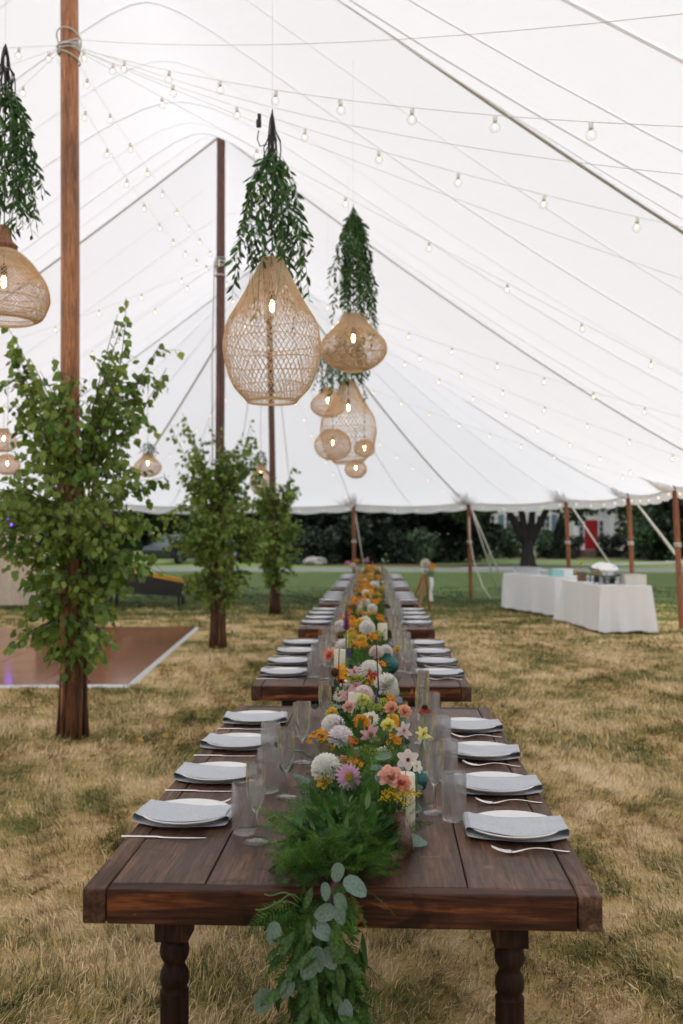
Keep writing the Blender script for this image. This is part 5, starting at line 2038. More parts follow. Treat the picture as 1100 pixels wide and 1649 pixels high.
def sapling(name, label, x, y, H, rmax, nt_, leaf, seed, nsep=0, step=0.055):
    r = np.random.RandomState(seed)
    t = thing(name, label, 'sapling', (x, y, 0), 0, 'cut saplings bundled round the tent poles')
    # stems
    stems = []
    for i in range(11):
        a = 2 * pi * i / 11 + r.uniform(-.2, .2)
        rb = 0.092 + r.uniform(-.008, .012)
        L = H * r.uniform(.72, .92)
        ph = r.rand() * 6
        pts = []
        for k in range(11):
            f = k / 10
            z = L * f
            rr = rb * (1 + .15 * max(0, .12 - f) * 8 * (i % 3 == 0)) * (1 - .15 * min(1, f * 3)) + 0.18 * max(0, f - .35) ** 1.5 * (1 + .6 * r.rand() * 0)
            pts.append(Vector((rr * math.cos(a + .5 * f + .1 * math.sin(7 * f + ph)), rr * math.sin(a + .5 * f), z)))
        r0 = r.uniform(.013, .024)
        rads = [r0 * (1 - .72 * k / 10) for k in range(11)]
        obj('trunk', G().tube(pts, rads, 8).mesh('trunk', MT['bark'], True), t)
        stems.append(pts)
    # ties
    for z in (.42,):
        g = G().tube([(0.125 * math.cos(a * pi / 8), 0.125 * math.sin(a * pi / 8), z + .01 * math.sin(a)) for a in range(17)], .004, 4)
        obj('tie', g.mesh('tie', MT['twig']), t)
    g = G()
    P, D, S = [], [], []

    def leaf_at(p, out, s):
        d = np.array([out[0] * .5 + r.normal() * .35, out[1] * .5 + r.normal() * .35, -0.75 + r.normal() * .35])
        P.append(np.array(p))
        D.append(d)
        S.append(s * r.uniform(.6, 1.15))
    for i in range(nt_):
        st = stems[r.randint(len(stems))]
        f0 = 0.24 + .72 * (r.rand() ** .8)
        x_ = f0 * 10
        j = min(int(x_), 9)
        b = st[j].lerp(st[j + 1], x_ - j)
        a = math.atan2(b.y, b.x) + r.normal() * .9
        zf = b.z / H
        reach = rmax * (0.15 + 1.05 * math.sin(pi * min(.85, max(.03, (zf - .16) / .85))) ** 1.1) * r.uniform(.4, 1.0)
        up = r.uniform(.25, .9) if zf > .35 else r.uniform(-.1, .5)
        if zf > .6:
            reach *= .8
            up = r.uniform(1.1, 2.4)
        pts = []
        m = 7
        cr = r.normal() * .4
        for k in range(m + 1):
            q = k / m
            pts.append(Vector((b.x + reach * q * math.cos(a + cr * q), b.y + reach * q * math.sin(a + cr * q), b.z + reach * (up * q - .35 * q * q * (1.4 - up * .5)))))
        g.tube(pts, [.0055 * (1 - .8 * k / m) + .0008 for k in range(m + 1)], 4, caps=False)
        subs = [pts]
        for s_ in range(4 if reach > .25 else 2):
            k0 = r.randint(2, m)
            a2 = a + r.choice([-1, 1]) * r.uniform(.5, 1.2)
            l2 = reach * r.uniform(.25, .5)
            u2 = r.uniform(-.2, .9)
            sp = [Vector((pts[k0].x + l2 * q * math.cos(a2), pts[k0].y + l2 * q * math.sin(a2), pts[k0].z + l2 * (u2 * q - .5 * q * q))) for q in (0, .25, .5, .75, 1)]
            g.tube(sp, [.003, .0025, .002, .0015, .001], 3, caps=False)
            subs.append(sp)
        for sp in subs:
            Ltot = sum((sp[k + 1] - sp[k]).length for k in range(len(sp) - 1))
            nl = max(3, int(Ltot / step))
            for q in range(nl):
                f = (q + r.rand()) / nl
                x2 = f * (len(sp) - 1)
                j2 = min(int(x2), len(sp) - 2)
                p_ = sp[j2].lerp(sp[j2 + 1], x2 - j2)
                leaf_at(p_ + Vector((r.normal() * .012, r.normal() * .012, r.normal() * .01)), (math.cos(a), math.sin(a)), leaf)
    # drooping inner leaves on the bundle
    for i in range(int(nt_ * 4.5)):
        st = stems[r.randint(len(stems))]
        x_ = 10 * (.22 + .75 * r.rand())
        j = min(int(x_), 9)
        b = st[j].lerp(st[j + 1], x_ - j)
        a = math.atan2(b.y, b.x) + r.normal() * .5
        q = r.rand() * rmax * .4 * min(1, .2 + b.z / 1.2)
        leaf_at((b.x + q * math.cos(a), b.y + q * math.sin(a), b.z), (math.cos(a), math.sin(a)), leaf)
    obj('twigs', g.mesh('twigs', MT['twig']), t, kind='stuff')
    P, D, S = np.array(P), np.array(D), np.array(S)
    Fr = frames(D)
    # those facing the photographer show largest: separate leaves
    order = np.argsort(P[:, 1])
    sep = order[:nsep]
    rest = order[nsep:]
    V, F = scatter(LEAF_V, LEAF8, P[rest], Fr[rest], S[rest])
    obj('foliage', np_mesh('foliage', V, F, MT['saplingleaf'], True), t, kind='stuff')
    for i in sep:
        M3 = Matrix([[Fr[i][a_][b_] for b_ in range(3)] for a_ in range(3)])
        obj('leaf', LB, t, P[i], M3.to_euler(), S[i])
    return t


sapling('sapling_bundle', 'biggest leafy green sapling bundle round the nearest pole at the left', -2.33, 7.65, 3.0, .66, 175, .070, 31, 290, .05)
sapling('sapling_bundle', 'second leafy sapling bundle, at the rear corner of the dance floor', -2.17, 13.75, 3.0, .60, 170, .075, 32, 0, .055)
sapling('sapling_bundle', 'third and smallest leafy sapling bundle, beside the far tables', -2.0, 19.85, 2.9, .48, 140, .078, 33, 0, .06)


# ================================================================== TREES BEYOND
def leaf_ball_mesh(name, lumps, n, size, m, seed):
    """n small leaf cards in lumps (cx,cy,cz,rx,ry,rz)"""
    r = np.random.RandomState(seed)
    w = np.array([l[3] * l[4] * l[5] for l in lumps]) ** .7
    idx = r.choice(len(lumps), n, p=w / w.sum())
    L_ = np.array(lumps)[idx]
    d = r.normal(size=(n, 3))
    d /= np.linalg.norm(d, axis=1, keepdims=True)
    # sprays: group cards into clumps
    rad = r.rand(n) ** .38
    k = 1 + .18 * np.sin(d[:, 0] * 7 + idx) * np.cos(d[:, 1] * 6 + d[:, 2] * 5)
    P = L_[:, :3] + d * L_[:, 3:6] * (rad * k)[:, None]
    P[:, 2] = np.maximum(P[:, 2], .08)
    Fr = frames(d + r.normal(size=(n, 3)) * .9)
    S = size * (.5 + r.rand(n))
    V, F = scatter([(-.5, 0, 0), (.1, -.45, .1), (.5, .1, 0), (0, .5, -.1)], [(0, 1, 2, 3)], P, Fr, S)
    return np_mesh(name, V, F, m)


def lumps_for(H, R, base, n, seed):
    r = random.Random(seed)
    L = [(0, 0, base + (H - base) * .5, R * .6, R * .6, (H - base) * .5)]
    for i in range(n):
        a = r.uniform(0, 6.28)
        z = base + (H - base) * r.random()
        q = R * (.75 - .4 * abs((z - base) / (H - base) - .4))
        s = R * r.uniform(.28, .5)
        L.append((q * math.cos(a), q * math.sin(a), max(z, base + s * .6), s, s, s * .8))
    return L


def tree_trunk(H, rad, seed, limbs=6, fork=None):
    r = random.Random(seed)
    g = G()
    f = fork or H * .45
    g.tube([(0, 0, -.05), (0, 0, .15), (0.02, 0, f * .5), (0, 0, f), (0.1, .05, H * .8)], [rad * 1.5, rad * 1.1, rad * .9, rad * .75, rad * .15], 12)
    for i in range(limbs):
        a = 2 * pi * i / limbs + r.uniform(-.4, .4)
        z0 = f * r.uniform(.55, 1.0)
        L = H * r.uniform(.35, .55)
        g.tube([(0, 0, z0), (L * .25 * math.cos(a), L * .25 * math.sin(a), z0 + L * .3), (L * .45 * math.cos(a), L * .45 * math.sin(a), z0 + L * .75), (L * .7 * math.cos(a), L * .7 * math.sin(a), z0 + L)],
               [rad * .55, rad * .45, rad * .3, rad * .08], 8)
    return g.mesh('tree_trunk', MT['treebark'], True)


crown_ev = [leaf_ball_mesh('evergreen_crown', lumps_for(8.5, 2.5, .1, 26, k), 9000, .26, MT['evergreen'], k) for k in range(2)]
crown_br = [leaf_ball_mesh('broadleaf_crown', lumps_for(9.0, 3.2, 1.0, 26, k + 5), 9000, .30, MT['treeleaf'], k + 5) for k in range(2)]
shrub_me = [leaf_ball_mesh('shrub_leaves', lumps_for(1.35, .9, .0, 10, k + 12), 1800, .12, MT['shrubleaf'], k + 12) for k in range(2)]
shrub_dk = leaf_ball_mesh('dark_shrub_leaves', lumps_for(1.5, 1.0, .0, 10, 22), 1800, .13, MT['evergreen'], 22)
trunk_a = tree_trunk(7, .22, 1)
PR = random.Random(77)


def tree(px, d, kind, label, scale=1.0, group='trees beyond the road'):
    p = at(px, 862, d)
    t = thing({'e': 'evergreen_tree', 'b': 'broadleaf_tree'}[kind], label, 'tree', (p.x, p.y, 0), PR.uniform(0, 6), group)
    t.scale = (scale,) * 3
    obj('trunk', trunk_a, t)
    obj('crown', (crown_ev if kind == 'e' else crown_br)[PR.randrange(2)], t)


for i, (px, d) in enumerate(((486, 56), (545, 58), (600, 55), (655, 57), (715, 58), (762, 60), (440, 60), (808, 78))):
    tree(px, d, 'e', 'dark dense evergreen tree, %s from the left in the row behind the far lawn' % ['second', 'third', 'fourth', 'fifth', 'sixth', 'seventh', 'first', 'last'][i], 1.0)
for i, (px, d) in enumerate(((-40, 66), (60, 62), (150, 68), (235, 74), (310, 70), (385, 66))):
    tree(px, d, 'b', 'leafy green tree, %s from the left, behind the saplings' % ['first', 'second', 'third', 'fourth', 'fifth', 'sixth'][i], 1.0)
for i, (px, d) in enumerate(((1062, 66), (1125, 60), (1190, 60), (1260, 58))):
    tree(px, d, 'e', 'dark tree, %s from the house on its right side' % ['first', 'second', 'third', 'fourth'][i], 1.05)
# far woods as one mass
Ls = []
rr_ = random.Random(9)
for i in range(46):
    a = -75 + i * 3.4
    Ls.append((a, 108 + rr_.uniform(-6, 6) - abs(a) * .15, 6, 4.5, 3, 7.5))
fw = obj('far_woods', leaf_ball_mesh('far_woods', Ls, 26000, .9, MT['treeleaf'], 61), kind='stuff')
tag(fw, 'dense far woods closing the view behind houses and trees', 'woods')

# the shade tree in front of the house, dark forked trunk
p = at(850, 862, 50)
t = thing('shade_tree', 'big dark forked tree standing in front of the house behind the buffet', 'tree', (p.x, p.y, 0))
g = G()
g.tube([(0, 0, -.1), (0, 0, .1), (0, 0, .7), (.0, 0, 1.35)], [.62, .42, .30, .30], 14)
for (dx, dz, r0) in ((-1.3, 3.2, .24), (-.45, 3.4, .22), (.35, 3.4, .22), (1.25, 3.2, .22)):
    g.tube([(0, 0, 1.1), (dx * .25, 0, 1.6), (dx * .55, 0, 2.3), (dx * .9, .1, dz), (dx * 1.5, .2, 5.5)], [r0 * 1.2, r0, r0 * .8, r0 * .6, .06], 9)
obj('trunk', g.mesh('trunk', MT['treebark'], True), t)
Lm = []
rr_ = random.Random(4)
for i in range(26):
    a = rr_.uniform(0, 6.28)
    q = rr_.uniform(.6, 4.2)
    Lm.append((q * math.cos(a), q * math.sin(a), rr_.uniform(3.9, 6.5), 1.3, 1.3, .9))
Lm += [(2.3, -.4, 2.7, .6, .6, .6), (-2.7, -.4, 2.6, .6, .6, .6), (-3.4, -.4, 3.0, .8, .8, .8), (3.0, -.4, 3.1, .7, .7, .6), (.3, -.6, 3.3, .9, .5, .4), (1.2, -.4, 3.1, .5, .5, .4), (-1.9, -.3, 3.0, .7, .7, .4), (4.6, 1, 3.5, .9, .9, .9), (5.4, 1, 3.2, .8, .8, .8)]
obj('crown', leaf_ball_mesh('crown', Lm, 12000, .26, MT['treeleaf'], 3), t)

# shrubs
SH = [(668, 54, 1.35, 1), (630, 54, 1.1, 2), (700, 56, 1.0, 1), (775, 66, 1.4, 0), (800, 67, 1.2, 0), (822, 67, 1.5, 0), (880, 67, 1.0, 0), (893, 68, 1.2, 0), (925, 69, .9, 2), (985, 69, 1.0, 2), (1048, 62, 2.0, 0), (1078, 62, 1.9, 0),
      (1100, 61, 1.8, 0), (492, 53, 1.0, 2), (520, 53, 1.2, 2)]
for i, (px, d, s, k) in enumerate(SH):
    p = at(px, 862, d)
    nm = ['first', 'second', 'third', 'fourth', 'fifth', 'sixth', 'seventh', 'eighth', 'ninth', 'tenth', 'eleventh', 'twelfth', 'thirteenth', 'fourteenth', 'fifteenth']
    order = sorted(range(len(SH)), key=lambda q: SH[q][0])
    o = thing('shrub', 'rounded shrub, %s from the left along the houses and evergreens' % nm[order.index(i)], 'shrub', (p.x, p.y, 0), i * 1.3, 'round shrubs beyond the road')
    o.scale = (s, s, s)
    obj('leaves', shrub_dk if k == 2 else shrub_me[k], o)
    obj('stem', G().tube([(0, 0, 0), (0, 0, .5)], .05, 6).mesh('stem', MT['treebark']), o)
# conical bush
p = at(904, 862, 66)
t = thing('conical_bush', 'dark conical evergreen bush against the pale house wall', 'bush', (p.x, p.y, 0))
r = np.random.RandomState(2)
n = 5000
z = 3.2 * (1 - np.sqrt(r.rand(n)))
a = r.rand(n) * 2 * pi
q = (1 - z / 3.25) * .98 * (.55 + .45 * r.rand(n) ** .5)
P = np.stack([q * np.cos(a), q * np.sin(a), z], 1)
V, F = scatter([(-.5, 0, 0), (.1, -.45, .1), (.5, .1, 0), (0, .5, -.1)], [(0, 1, 2, 3)], P, frames(r.normal(size=(n, 3))), .13 * (.6 + r.rand(n)))
obj('leaves', np_mesh('conical_leaves', V, F, MT['evergreen']), t)
obj('stem', G().tube([(0, 0, 0), (0, 0, 2.6)], [.06, .02], 6).mesh('stem', MT['treebark']), t)

# ================================================================== HOUSE
HX = at(952, 862, 71)
hs_ = thing('house', 'cream clapboard house with a red front door and white pilasters', 'house', (HX.x, HX.y, 0), 0)
SID = pmat('cream_siding', (.58, .57, .48), (.64, .63, .54), 2, .7)
TRM = pmat('white_trim', (.72, .72, .70), rough=.5)
DRED = pmat('red_door', (.30, .008, .012), rough=.35)
WGL = pmat('window_glass', (.06, .08, .10), rough=.08, spec=.8)
SHUT = pmat('blue_grey_shutter', (.10, .16, .20), rough=.6)
BRK = pmat('brick_steps', (.10, .06, .05), (.16, .10, .08), 8, .85)
ROOF = pmat('roof_shingle', (.07, .07, .075), (.11, .11, .115), 6, .9, .5, 40)
# siding courses as separate boards
WX0, WX1, FZ = -8.2, 3.0, .55
courses = 24
ch = .20
for seg, (a, b) in enumerate(((WX0, -1.25), (1.55, WX1))):
    g = G()
    for k in range(courses):
        z = FZ + k * ch
        g.add([(a, 0, z), (b, 0, z), (b, -.03, z), (a, -.03, z), (a, -.005, z + ch), (b, -.005, z + ch), (b, 0, z + ch), (a, 0, z + ch)],
              [(3, 2, 5, 4), (0, 1, 2, 3), (4, 5, 6, 7), (0, 3, 4, 7), (1, 6, 5, 2)])
        if k < 13:
            obj('clapboard', g.mesh('clapboard', SID, False), hs_)
            g = G()
    obj('upper_siding', g.mesh('upper_siding', SID, False), hs_, kind='stuff')
g = G().box(((WX0 + WX1) / 2, 3.5, 2.85), (WX1 - WX0, 6.9, 5.7)).box(((WX0 + WX1) / 2, .0, .27), (WX1 - WX0 + .1, .3, .54))
obj('wall', g.mesh('wall', SID, False), hs_)
g = G()
g.add([(WX0 - .4, -.5, 5.6), (WX1 + .4, -.5, 5.6), (WX1 + .4, 3.5, 8.2), (WX0 - .4, 3.5, 8.2), (WX1 + .4, 7.5, 5.6), (WX0 - .4, 7.5, 5.6)], [(0, 1, 2, 3), (3, 2, 4, 5), (0, 3, 5), (1, 4, 2), (0, 5, 4, 1)])
obj('roof', g.mesh('roof', ROOF, False), hs_)
# entry
g = G().box((.15, -.01, FZ + 2.6), (2.8, .05, 5.2))
obj('entry_wall', g.mesh('entry_wall', TRM, False), hs_)
d_ = obj('door', G().box((0, -.07, FZ + 1.06), (.92, .06, 2.08), b=.01).mesh('door', DRED, 'auto'), hs_)
for sx in (-.22, .22):
    for z, h in ((.45, .5), (1.1, .6), (1.75, .4)):
        obj('door_panel', G().box((sx, -.105, FZ + z), (.30, .015, h), b=.005).mesh('door_panel', DRED, 'auto'), d_)
obj('handle', G().sphere((.38, -.13, FZ + 1.0), .04, 8, 6).mesh('handle', MT['steel']), d_)
for sx in (-1, 1):
    s_ = obj('sidelight', G().box((sx * .70, -.06, FZ + 1.25), (.28, .04, 1.6)).mesh('sidelight', WGL, False), hs_)
    g = G()
    for k in range(5):
        g.box((sx * .70, -.085, FZ + .45 + k * .4), (.30, .02, .035))
    g.box((sx * .55, -.085, FZ + 1.25), (.04, .025, 1.65)).box((sx * .85, -.085, FZ + 1.25), (.04, .025, 1.65))
    obj('frame', g.mesh('frame', TRM, False), s_)
for px_ in (-1.15, 1.45):
    obj('pilaster', G().box((px_, -.16, FZ + 1.7), (.34, .22, 3.4), b=.01).mesh('pilaster', TRM, 'auto'), hs_)
obj('entablature', G().box((.15, -.25, FZ + 3.55), (3.2, .5, .4), b=.02).mesh('entablature', TRM, 'auto'), hs_)
g = G()
g.add([(-1.6, -.55, FZ + 3.75), (1.9, -.55, FZ + 3.75), (.15, -.55, FZ + 4.5), (-1.6, 0, FZ + 3.75), (1.9, 0, FZ + 3.75), (.15, 0, FZ + 4.5)], [(0, 1, 2), (0, 2, 5, 3), (1, 4, 5, 2), (0, 3, 4, 1)])
obj('pediment', g.mesh('pediment', TRM, False), hs_)
for k in range(3):
    obj('step', G().box((.15, -.45 - k * .3, FZ - .11 - k * .17), (3.4 + k * .3, .9 + .0, .17)).mesh('step', BRK, False), hs_)


def window(x, z, w, h, shutters=True):
    f = obj('window', G().box((x, -.05, z), (w, .04, h)).mesh('window', WGL, False), hs_)
    g = G()
    for s in (-1, 1):
        g.box((x + s * w / 2, -.07, z), (.09, .06, h + .16)).box((x, -.071, z + s * h / 2), (w - .09, .06, .09))
    g.box((x, -.074, z), (w - .09, .04, .05))
    for k in (-1, 1):
        g.box((x + k * w / 6, -.073, z), (.025, .03, h - .1))
        g.box((x, -.0735, z + k * h / 4), (w - .09, .03, .025))
    obj('frame', g.mesh('frame', TRM, False), f)
    if shutters:
        for s in (-1, 1):
            obj('shutter', G().box((x + s * (w / 2 + .28), -.06, z), (.38, .04, h + .1), b=.005).mesh('shutter', SHUT, 'auto'), hs_)


for wx in (-3.4, -5.6, -7.3):
    window(wx, FZ + 1.5, 1.0, 1.9, wx != -7.3)
    window(wx, FZ + 4.1, 1.0, 1.4, wx != -7.3)
# glimpse of a second pale house left of the shade tree
p = at(735, 862, 84)
h2 = thing('house', 'small pale house glimpsed between the evergreens left of the shade tree', 'house', (p.x, p.y, 0), 0)
obj('wall', G().box((0, 3, 2.6), (7, 6, 5.2)).mesh('wall', SID, False), h2)
g = G()
g.add([(-3.9, -.4, 5.1), (3.9, -.4, 5.1), (3.9, 3, 7.2), (-3.9, 3, 7.2), (3.9, 6.4, 5.1), (-3.9, 6.4, 5.1)], [(0, 1, 2, 3), (3, 2, 4, 5), (0, 3, 5), (1, 4, 2), (0, 5, 4, 1)])
obj('roof', g.mesh('roof', ROOF, False), h2)
for wx in (-2.2, 0, 2.2):
    f = obj('window', G().box((wx, -.02, 2.2), (1.0, .05, 1.5)).mesh('window', WGL, False), h2)
    g = G()
    for s in (-1, 1):
        g.box((wx + s * .5, -.05, 2.2), (.1, .06, 1.65)).box((wx, -.051, 2.2 + s * .78), (.9, .06, .1))
    obj('frame', g.mesh('frame', TRM, False), f)


# ================================================================== PARKED CARS
def car(px, d, col, label, rz):
    p = at(px, 862, d)
    t = thing('parked_car', label, 'car', (p.x, p.y, .01), rz, 'cars parked beyond the road')
    pts = [(-2.15, .38), (-2.2, .75), (-2.05, .98), (-1.55, 1.05), (-1.1, 1.45), (-.6, 1.60), (.55, 1.60), (1.15, 1.12), (1.9, .98), (2.18, .78), (2.2, .40), (1.9, .30), (-1.9, .30)]
    m = pmat('car_paint', col, rough=.25, spec=.6)
    g = G()
    rows = []
    for (yy, s, zs) in ((-.86, .96, .86), (-.90, 1, .93), (-.70, 1, 1), (.70, 1, 1), (.90, 1, .93), (.86, .96, .86)):
        rows.append([(x * s, yy if z < 1.06 else yy * .80, .3 + (z - .3) * zs) for x, z in pts])
    g.grid(rows, closed=True)
    g.add(rows[0], [tuple(range(len(pts)))])
    g.add(rows[-1], [tuple(range(len(pts) - 1, -1, -1))])
    obj('body', g.mesh('body', m, 'auto'), t)
    for s in (-1, 1):
        g = G()
        g.add([(-1.15, s * .80, 1.10), (-.75, s * .735, 1.5), (.5, s * .735, 1.5), (.95, s * .80, 1.12)], [(0, 1, 2, 3)])
        obj('side_window', g.mesh('side_window', WGL, False), t)
        for x in (-1.35, 1.35):
            w = obj('wheel', G().lathe([(.01, -.11), (.30, -.11), (.34, -.08), (.34, .08), (.30, .11), (.01, .11)], 20).mesh('wheel', MT['black'], 'auto'), t, loc=(x, s * .84, .34), rot=(pi / 2, 0, 0))
            obj('rim', G().lathe([(.01, -.118), (.2, -.118), (.2, .118), (.01, .118)], 12).mesh('rim', MT['steel'], 'auto'), w)
        obj('headlight', G().box((2.12, s * .62, .72), (.12, .35, .16), b=.02).mesh('headlight', MT['plate'], 'auto'), t)
    g = G()
    g.add([(.60, -.68, 1.57), (.60, .68, 1.57), (1.18, .78, 1.14), (1.18, -.78, 1.14)], [(0, 1, 2, 3)], T=Matrix.Translation((.02, 0, .02)))
    obj('windscreen', g.mesh('windscreen', WGL, False), t)


car(288, 55, (.02, .025, .03), 'dark parked car seen between the first and second saplings', 1.2)
car(330, 60, (.40, .50, .62), 'pale blue parked car behind the second sapling', .2)
car(458, 63, (.45, .46, .48), 'silver parked car beyond the road right of the third sapling', .1)
# large stone by the road
p = at(508, 862, 51.5)
bm = bmesh.new()
bmesh.ops.create_icosphere(bm, subdivisions=3, radius=.5)
for v in bm.verts:
    v.co = v.co * (1 + .18 * math.sin(v.co.x * 7) * math.cos(v.co.y * 9 + v.co.z * 5))
    v.co.z = v.co.z * .6 + .15
    v.co.x *= 1.3
me = bpy.data.meshes.new('boulder')
bm.to_mesh(me)
bm.free()
me.materials.append(pmat('stone', (.16, .14, .13), (.26, .24, .22), 5, .9, .6, 20))
tag(obj('boulder', me, loc=(p.x, p.y, 0)), 'grey brown boulder beside the road behind the tables', 'rock')


# ================================================================== BUFFET TABLES
def clothed_table(x0, y0, x1, y1, w, label, seed, puddle=0.0):
    """x0,y0 .. x1,y1: near left edge line of the table; width w to the right"""
    a, b = Vector((x0, y0)), Vector((x1, y1))
    L = (b - a).length
    u = (b - a) / L
    v = Vector((u.y, -u.x))
    t = thing('buffet_table', label, 'table', (x0, y0, 0), math.atan2(u.y, u.x), 'white clothed buffet tables')
    H = .76
    obj('tabletop', G().box((L / 2, -w / 2, H - .02), (L - .02, w - .02, .03), b=.004).mesh('tabletop', MT['socket'], 'auto'), t)
    lg = G().tube([(0, 0, 0), (0, 0, H - .04)], .014, 8).mesh('leg', MT['black'], 'auto')
    for (x, y) in ((.15, -.1), (.15, -w + .1), (L - .15, -.1), (L - .15, -w + .1)):
        obj('leg', lg, t, loc=(x, y, 0))
    r = random.Random(seed)
    # cloth
    ring = []
    N = 40
    def edge(n, p, q):
        return [(p[0] + (q[0] - p[0]) * k / n, p[1] + (q[1] - p[1]) * k / n) for k in range(n)]
    c = [(0, 0), (L, 0), (L, -w), (0, -w)]
    ring = edge(N, c[0], c[1]) + edge(16, c[1], c[2]) + edge(N, c[2], c[3]) + edge(16, c[3], c[0])
    cx, cy__ = L / 2, -w / 2
    rows = []
    M_ = len(ring)
    for j in range(9):
        f = j / 8
        z = H + .004 - (H - .02) * max(0, f) ** 1.0
        row = []
        for k, (x, y) in enumerate(ring):
            dx, dy = x - cx, y - cy__
            nx = (1 if dx > 0 else -1) if abs(abs(dx) - L / 2) < 1e-6 else 0
            ny = (1 if dy > 0 else -1) if abs(abs(dy) - w / 2) < 1e-6 else 0
            corner = max(0, 1 - min(abs(abs(dx) - L / 2), 99) / .12) * max(0, 1 - abs(abs(dy) - w / 2) / .12)
            s = .008 + f * (.010 + .010 * math.sin(k * 1.3 + seed) + .016 * math.sin(k * .43 + seed * 2)) + corner * f * .05
            s += f ** 1.5 * .07 * max(0, math.sin(k * .29 + seed + f * .8)) ** 5
            fl_ = (.010 * math.sin(k * .31 + seed) + .006 * math.sin(k * .83)) * f
            row.append((x + (nx or 0) * s, y + (ny or 0) * s, max(.012 + .004 * math.sin(k), z + fl_ + .02 * f)))
        rows.append(row)
    g = G().grid(rows, closed=True)
    top = rows[0]
    g.add(top + [(cx, cy__, H + .006)], [(k, (k + 1) % M_, M_) for k in range(M_)])
    me = g.mesh('tablecloth', MT['cloth'], True)
    me.set_sharp_from_angle(angle=math.radians(50))
    cl = obj('tablecloth', me, loc=t.location.copy(), rot=t.rotation_euler.copy())
    tag(cl, 'white cloth draped to the ground over the %s' % label.split(',')[0], 'tablecloth', 'white cloths of the buffet')
    Mt = Matrix.Translation(t.location) @ Matrix.Rotation(t.rotation_euler.z, 4, 'Z')
    return Mt, L, H + .008


M1, L1, Z1 = clothed_table(3.42, 19.05, 2.72, 21.2, .76, 'left buffet table, farther one', 3)
M2, L2, Z2 = clothed_table(3.56, 15.85, 3.36, 17.95, .80, 'right buffet table, nearer one', 8)


def onb(M_, x, y, z=0):
    return M_ @ Vector((x, y, z))


def chafer(M_, x, y, label, rz=0):
    p = onb(M_, x, y, Z2)
    t = thing('chafing_dish', label, 'chafing dish', p, rz, 'roll top chafing dishes')
    obj('pan', G().lathe([(.17, .12), (.185, .13), (.20, .19), (.205, .20), (.19, .20)], 32).mesh('pan', MT['steel'], 'auto'), t)
    dome = [(.195 * math.cos(a), .205 + .135 * math.sin(a)) for a in [k * pi / 20 for k in range(11)]]
    dome[-1] = (.001, dome[-1][1])
    obj('lid', G().lathe(dome, 32).mesh('lid', MT['steel_w'], True), t)
    obj('handle', G().tube([(-.05, -.19, .23), (-.05, -.235, .24), (.05, -.235, .24), (.05, -.19, .23)], .009, 6).mesh('handle', MT['black']), t)
    g = G()
    g.tube([(.19 * math.cos(a * pi / 12), .19 * math.sin(a * pi / 12), .13) for a in range(25)], .009, 6, caps=False)
    for a in range(4):
        w = a * pi / 2 + .8
        g.tube([(.19 * math.cos(w), .19 * math.sin(w), .13), (.2 * math.cos(w), .2 * math.sin(w), 0)], .010, 6)
    g.box((0, 0, .05), (.22, .18, .1), b=.01)
    obj('stand', g.mesh('stand', MT['black'], 'auto'), t)


MT['steel_w'] = pmat('polished_dome', (.85, .84, .82), rough=.12, metal=.9)
chafer(M2, .62, -.30, 'nearer chafing dish with a polished dome lid on the right buffet table', -1.2)
chafer(M2, 1.12, -.38, 'farther chafing dish with a polished dome lid, left of the nearer one', -1.2)


def crate(name, M_, x, y, s, m, label, cat='box', rz=0.0, z=None):
    p = onb(M_, x, y, Z2 if z is None else z)
    t = thing(name, label, cat, p, rz)
    th = .012
    for (cx, cy2, sx, sy) in ((0, -s[1] / 2, s[0], th), (0, s[1] / 2, s[0], th), (-s[0] / 2, 0, th, s[1] - th), (s[0] / 2, 0, th, s[1] - th)):
        obj('side', G().box((cx, cy2, s[2] / 2), (sx, sy, s[2]), b=.002).mesh('side', m, 'auto'), t)
    obj('base', G().box((0, 0, th / 2), (s[0] - th, s[1] - th, th)).mesh('base', m, False), t)
    return t


PALEB = pmat('pale_box', (.62, .60, .52), (.68, .66, .6), 8, .6)
TEALB = pmat('teal_box', (.30, .58, .56), rough=.6)
KRAFT = pmat('brown_box', (.20, .13, .07), rough=.7)
crate('wire_basket', M2, .42, -.66, (.34, .30, .16), PALEB, 'pale open box at the right end of the near buffet table', rz=.1)
crate('box', M2, 1.5, -.15, (.12, .10, .16), KRAFT, 'small brown box with flowers at the rear of the near buffet', rz=.2)
crate('box', M1, .35, -.2, (.24, .18, .12), TEALB, 'pale teal box on the right part of the far buffet', rz=.3, z=Z1)
crate('box', M1, .55, -.45, (.34, .2, .14), MT['plate'], 'white box behind the teal box on the far buffet', rz=.3, z=Z1)
# stacks of plates and rows of glasses
g = G()
pl = plate_me
for k in range(7):
    p = onb(M1, .95, -.3, Z1 + k * .012)
    tag(obj('plate', pl, loc=p), 'white plate in the stack on the far buffet table', 'plate', 'stacked plates on the far buffet')
for i in range(7):
    for j in range(3):
        p = onb(M1, 1.25 + i * .115, -.12 - j * .12, Z1)
        tag(obj('tumbler', tumb_lo, loc=p), 'clear tumbler set out in rows at the left end of the far buffet', 'glass', 'tumblers set out on the far buffet')
for k in range(5):
    p = onb(M2, 1.75, -.4, Z2 + k * .012)
    tag(obj('plate', pl, loc=p), 'white plate in the stack at the rear of the near buffet table', 'plate', 'stacked plates on the near buffet')
for (x, y) in ((.35, -.22), (.22, -.35), (.3, -.1)):
    p = onb(M2, x, y, Z2)
    tag(obj('tumbler', tumb_lo, loc=p), 'clear tumbler at the near corner of the near buffet table', 'glass', 'tumblers on the near buffet')
p = onb(M2, 1.65, -.18, Z2)
vt = thing('flower_vase', 'small glass with one yellow flower at the rear of the near buffet', 'vase', p)
obj('glass', G().lathe([(.03, 0), (.035, .1), (.032, .1), (.028, .006), (.001, .006)], 16).mesh('glass', MT['glass'], True), vt)
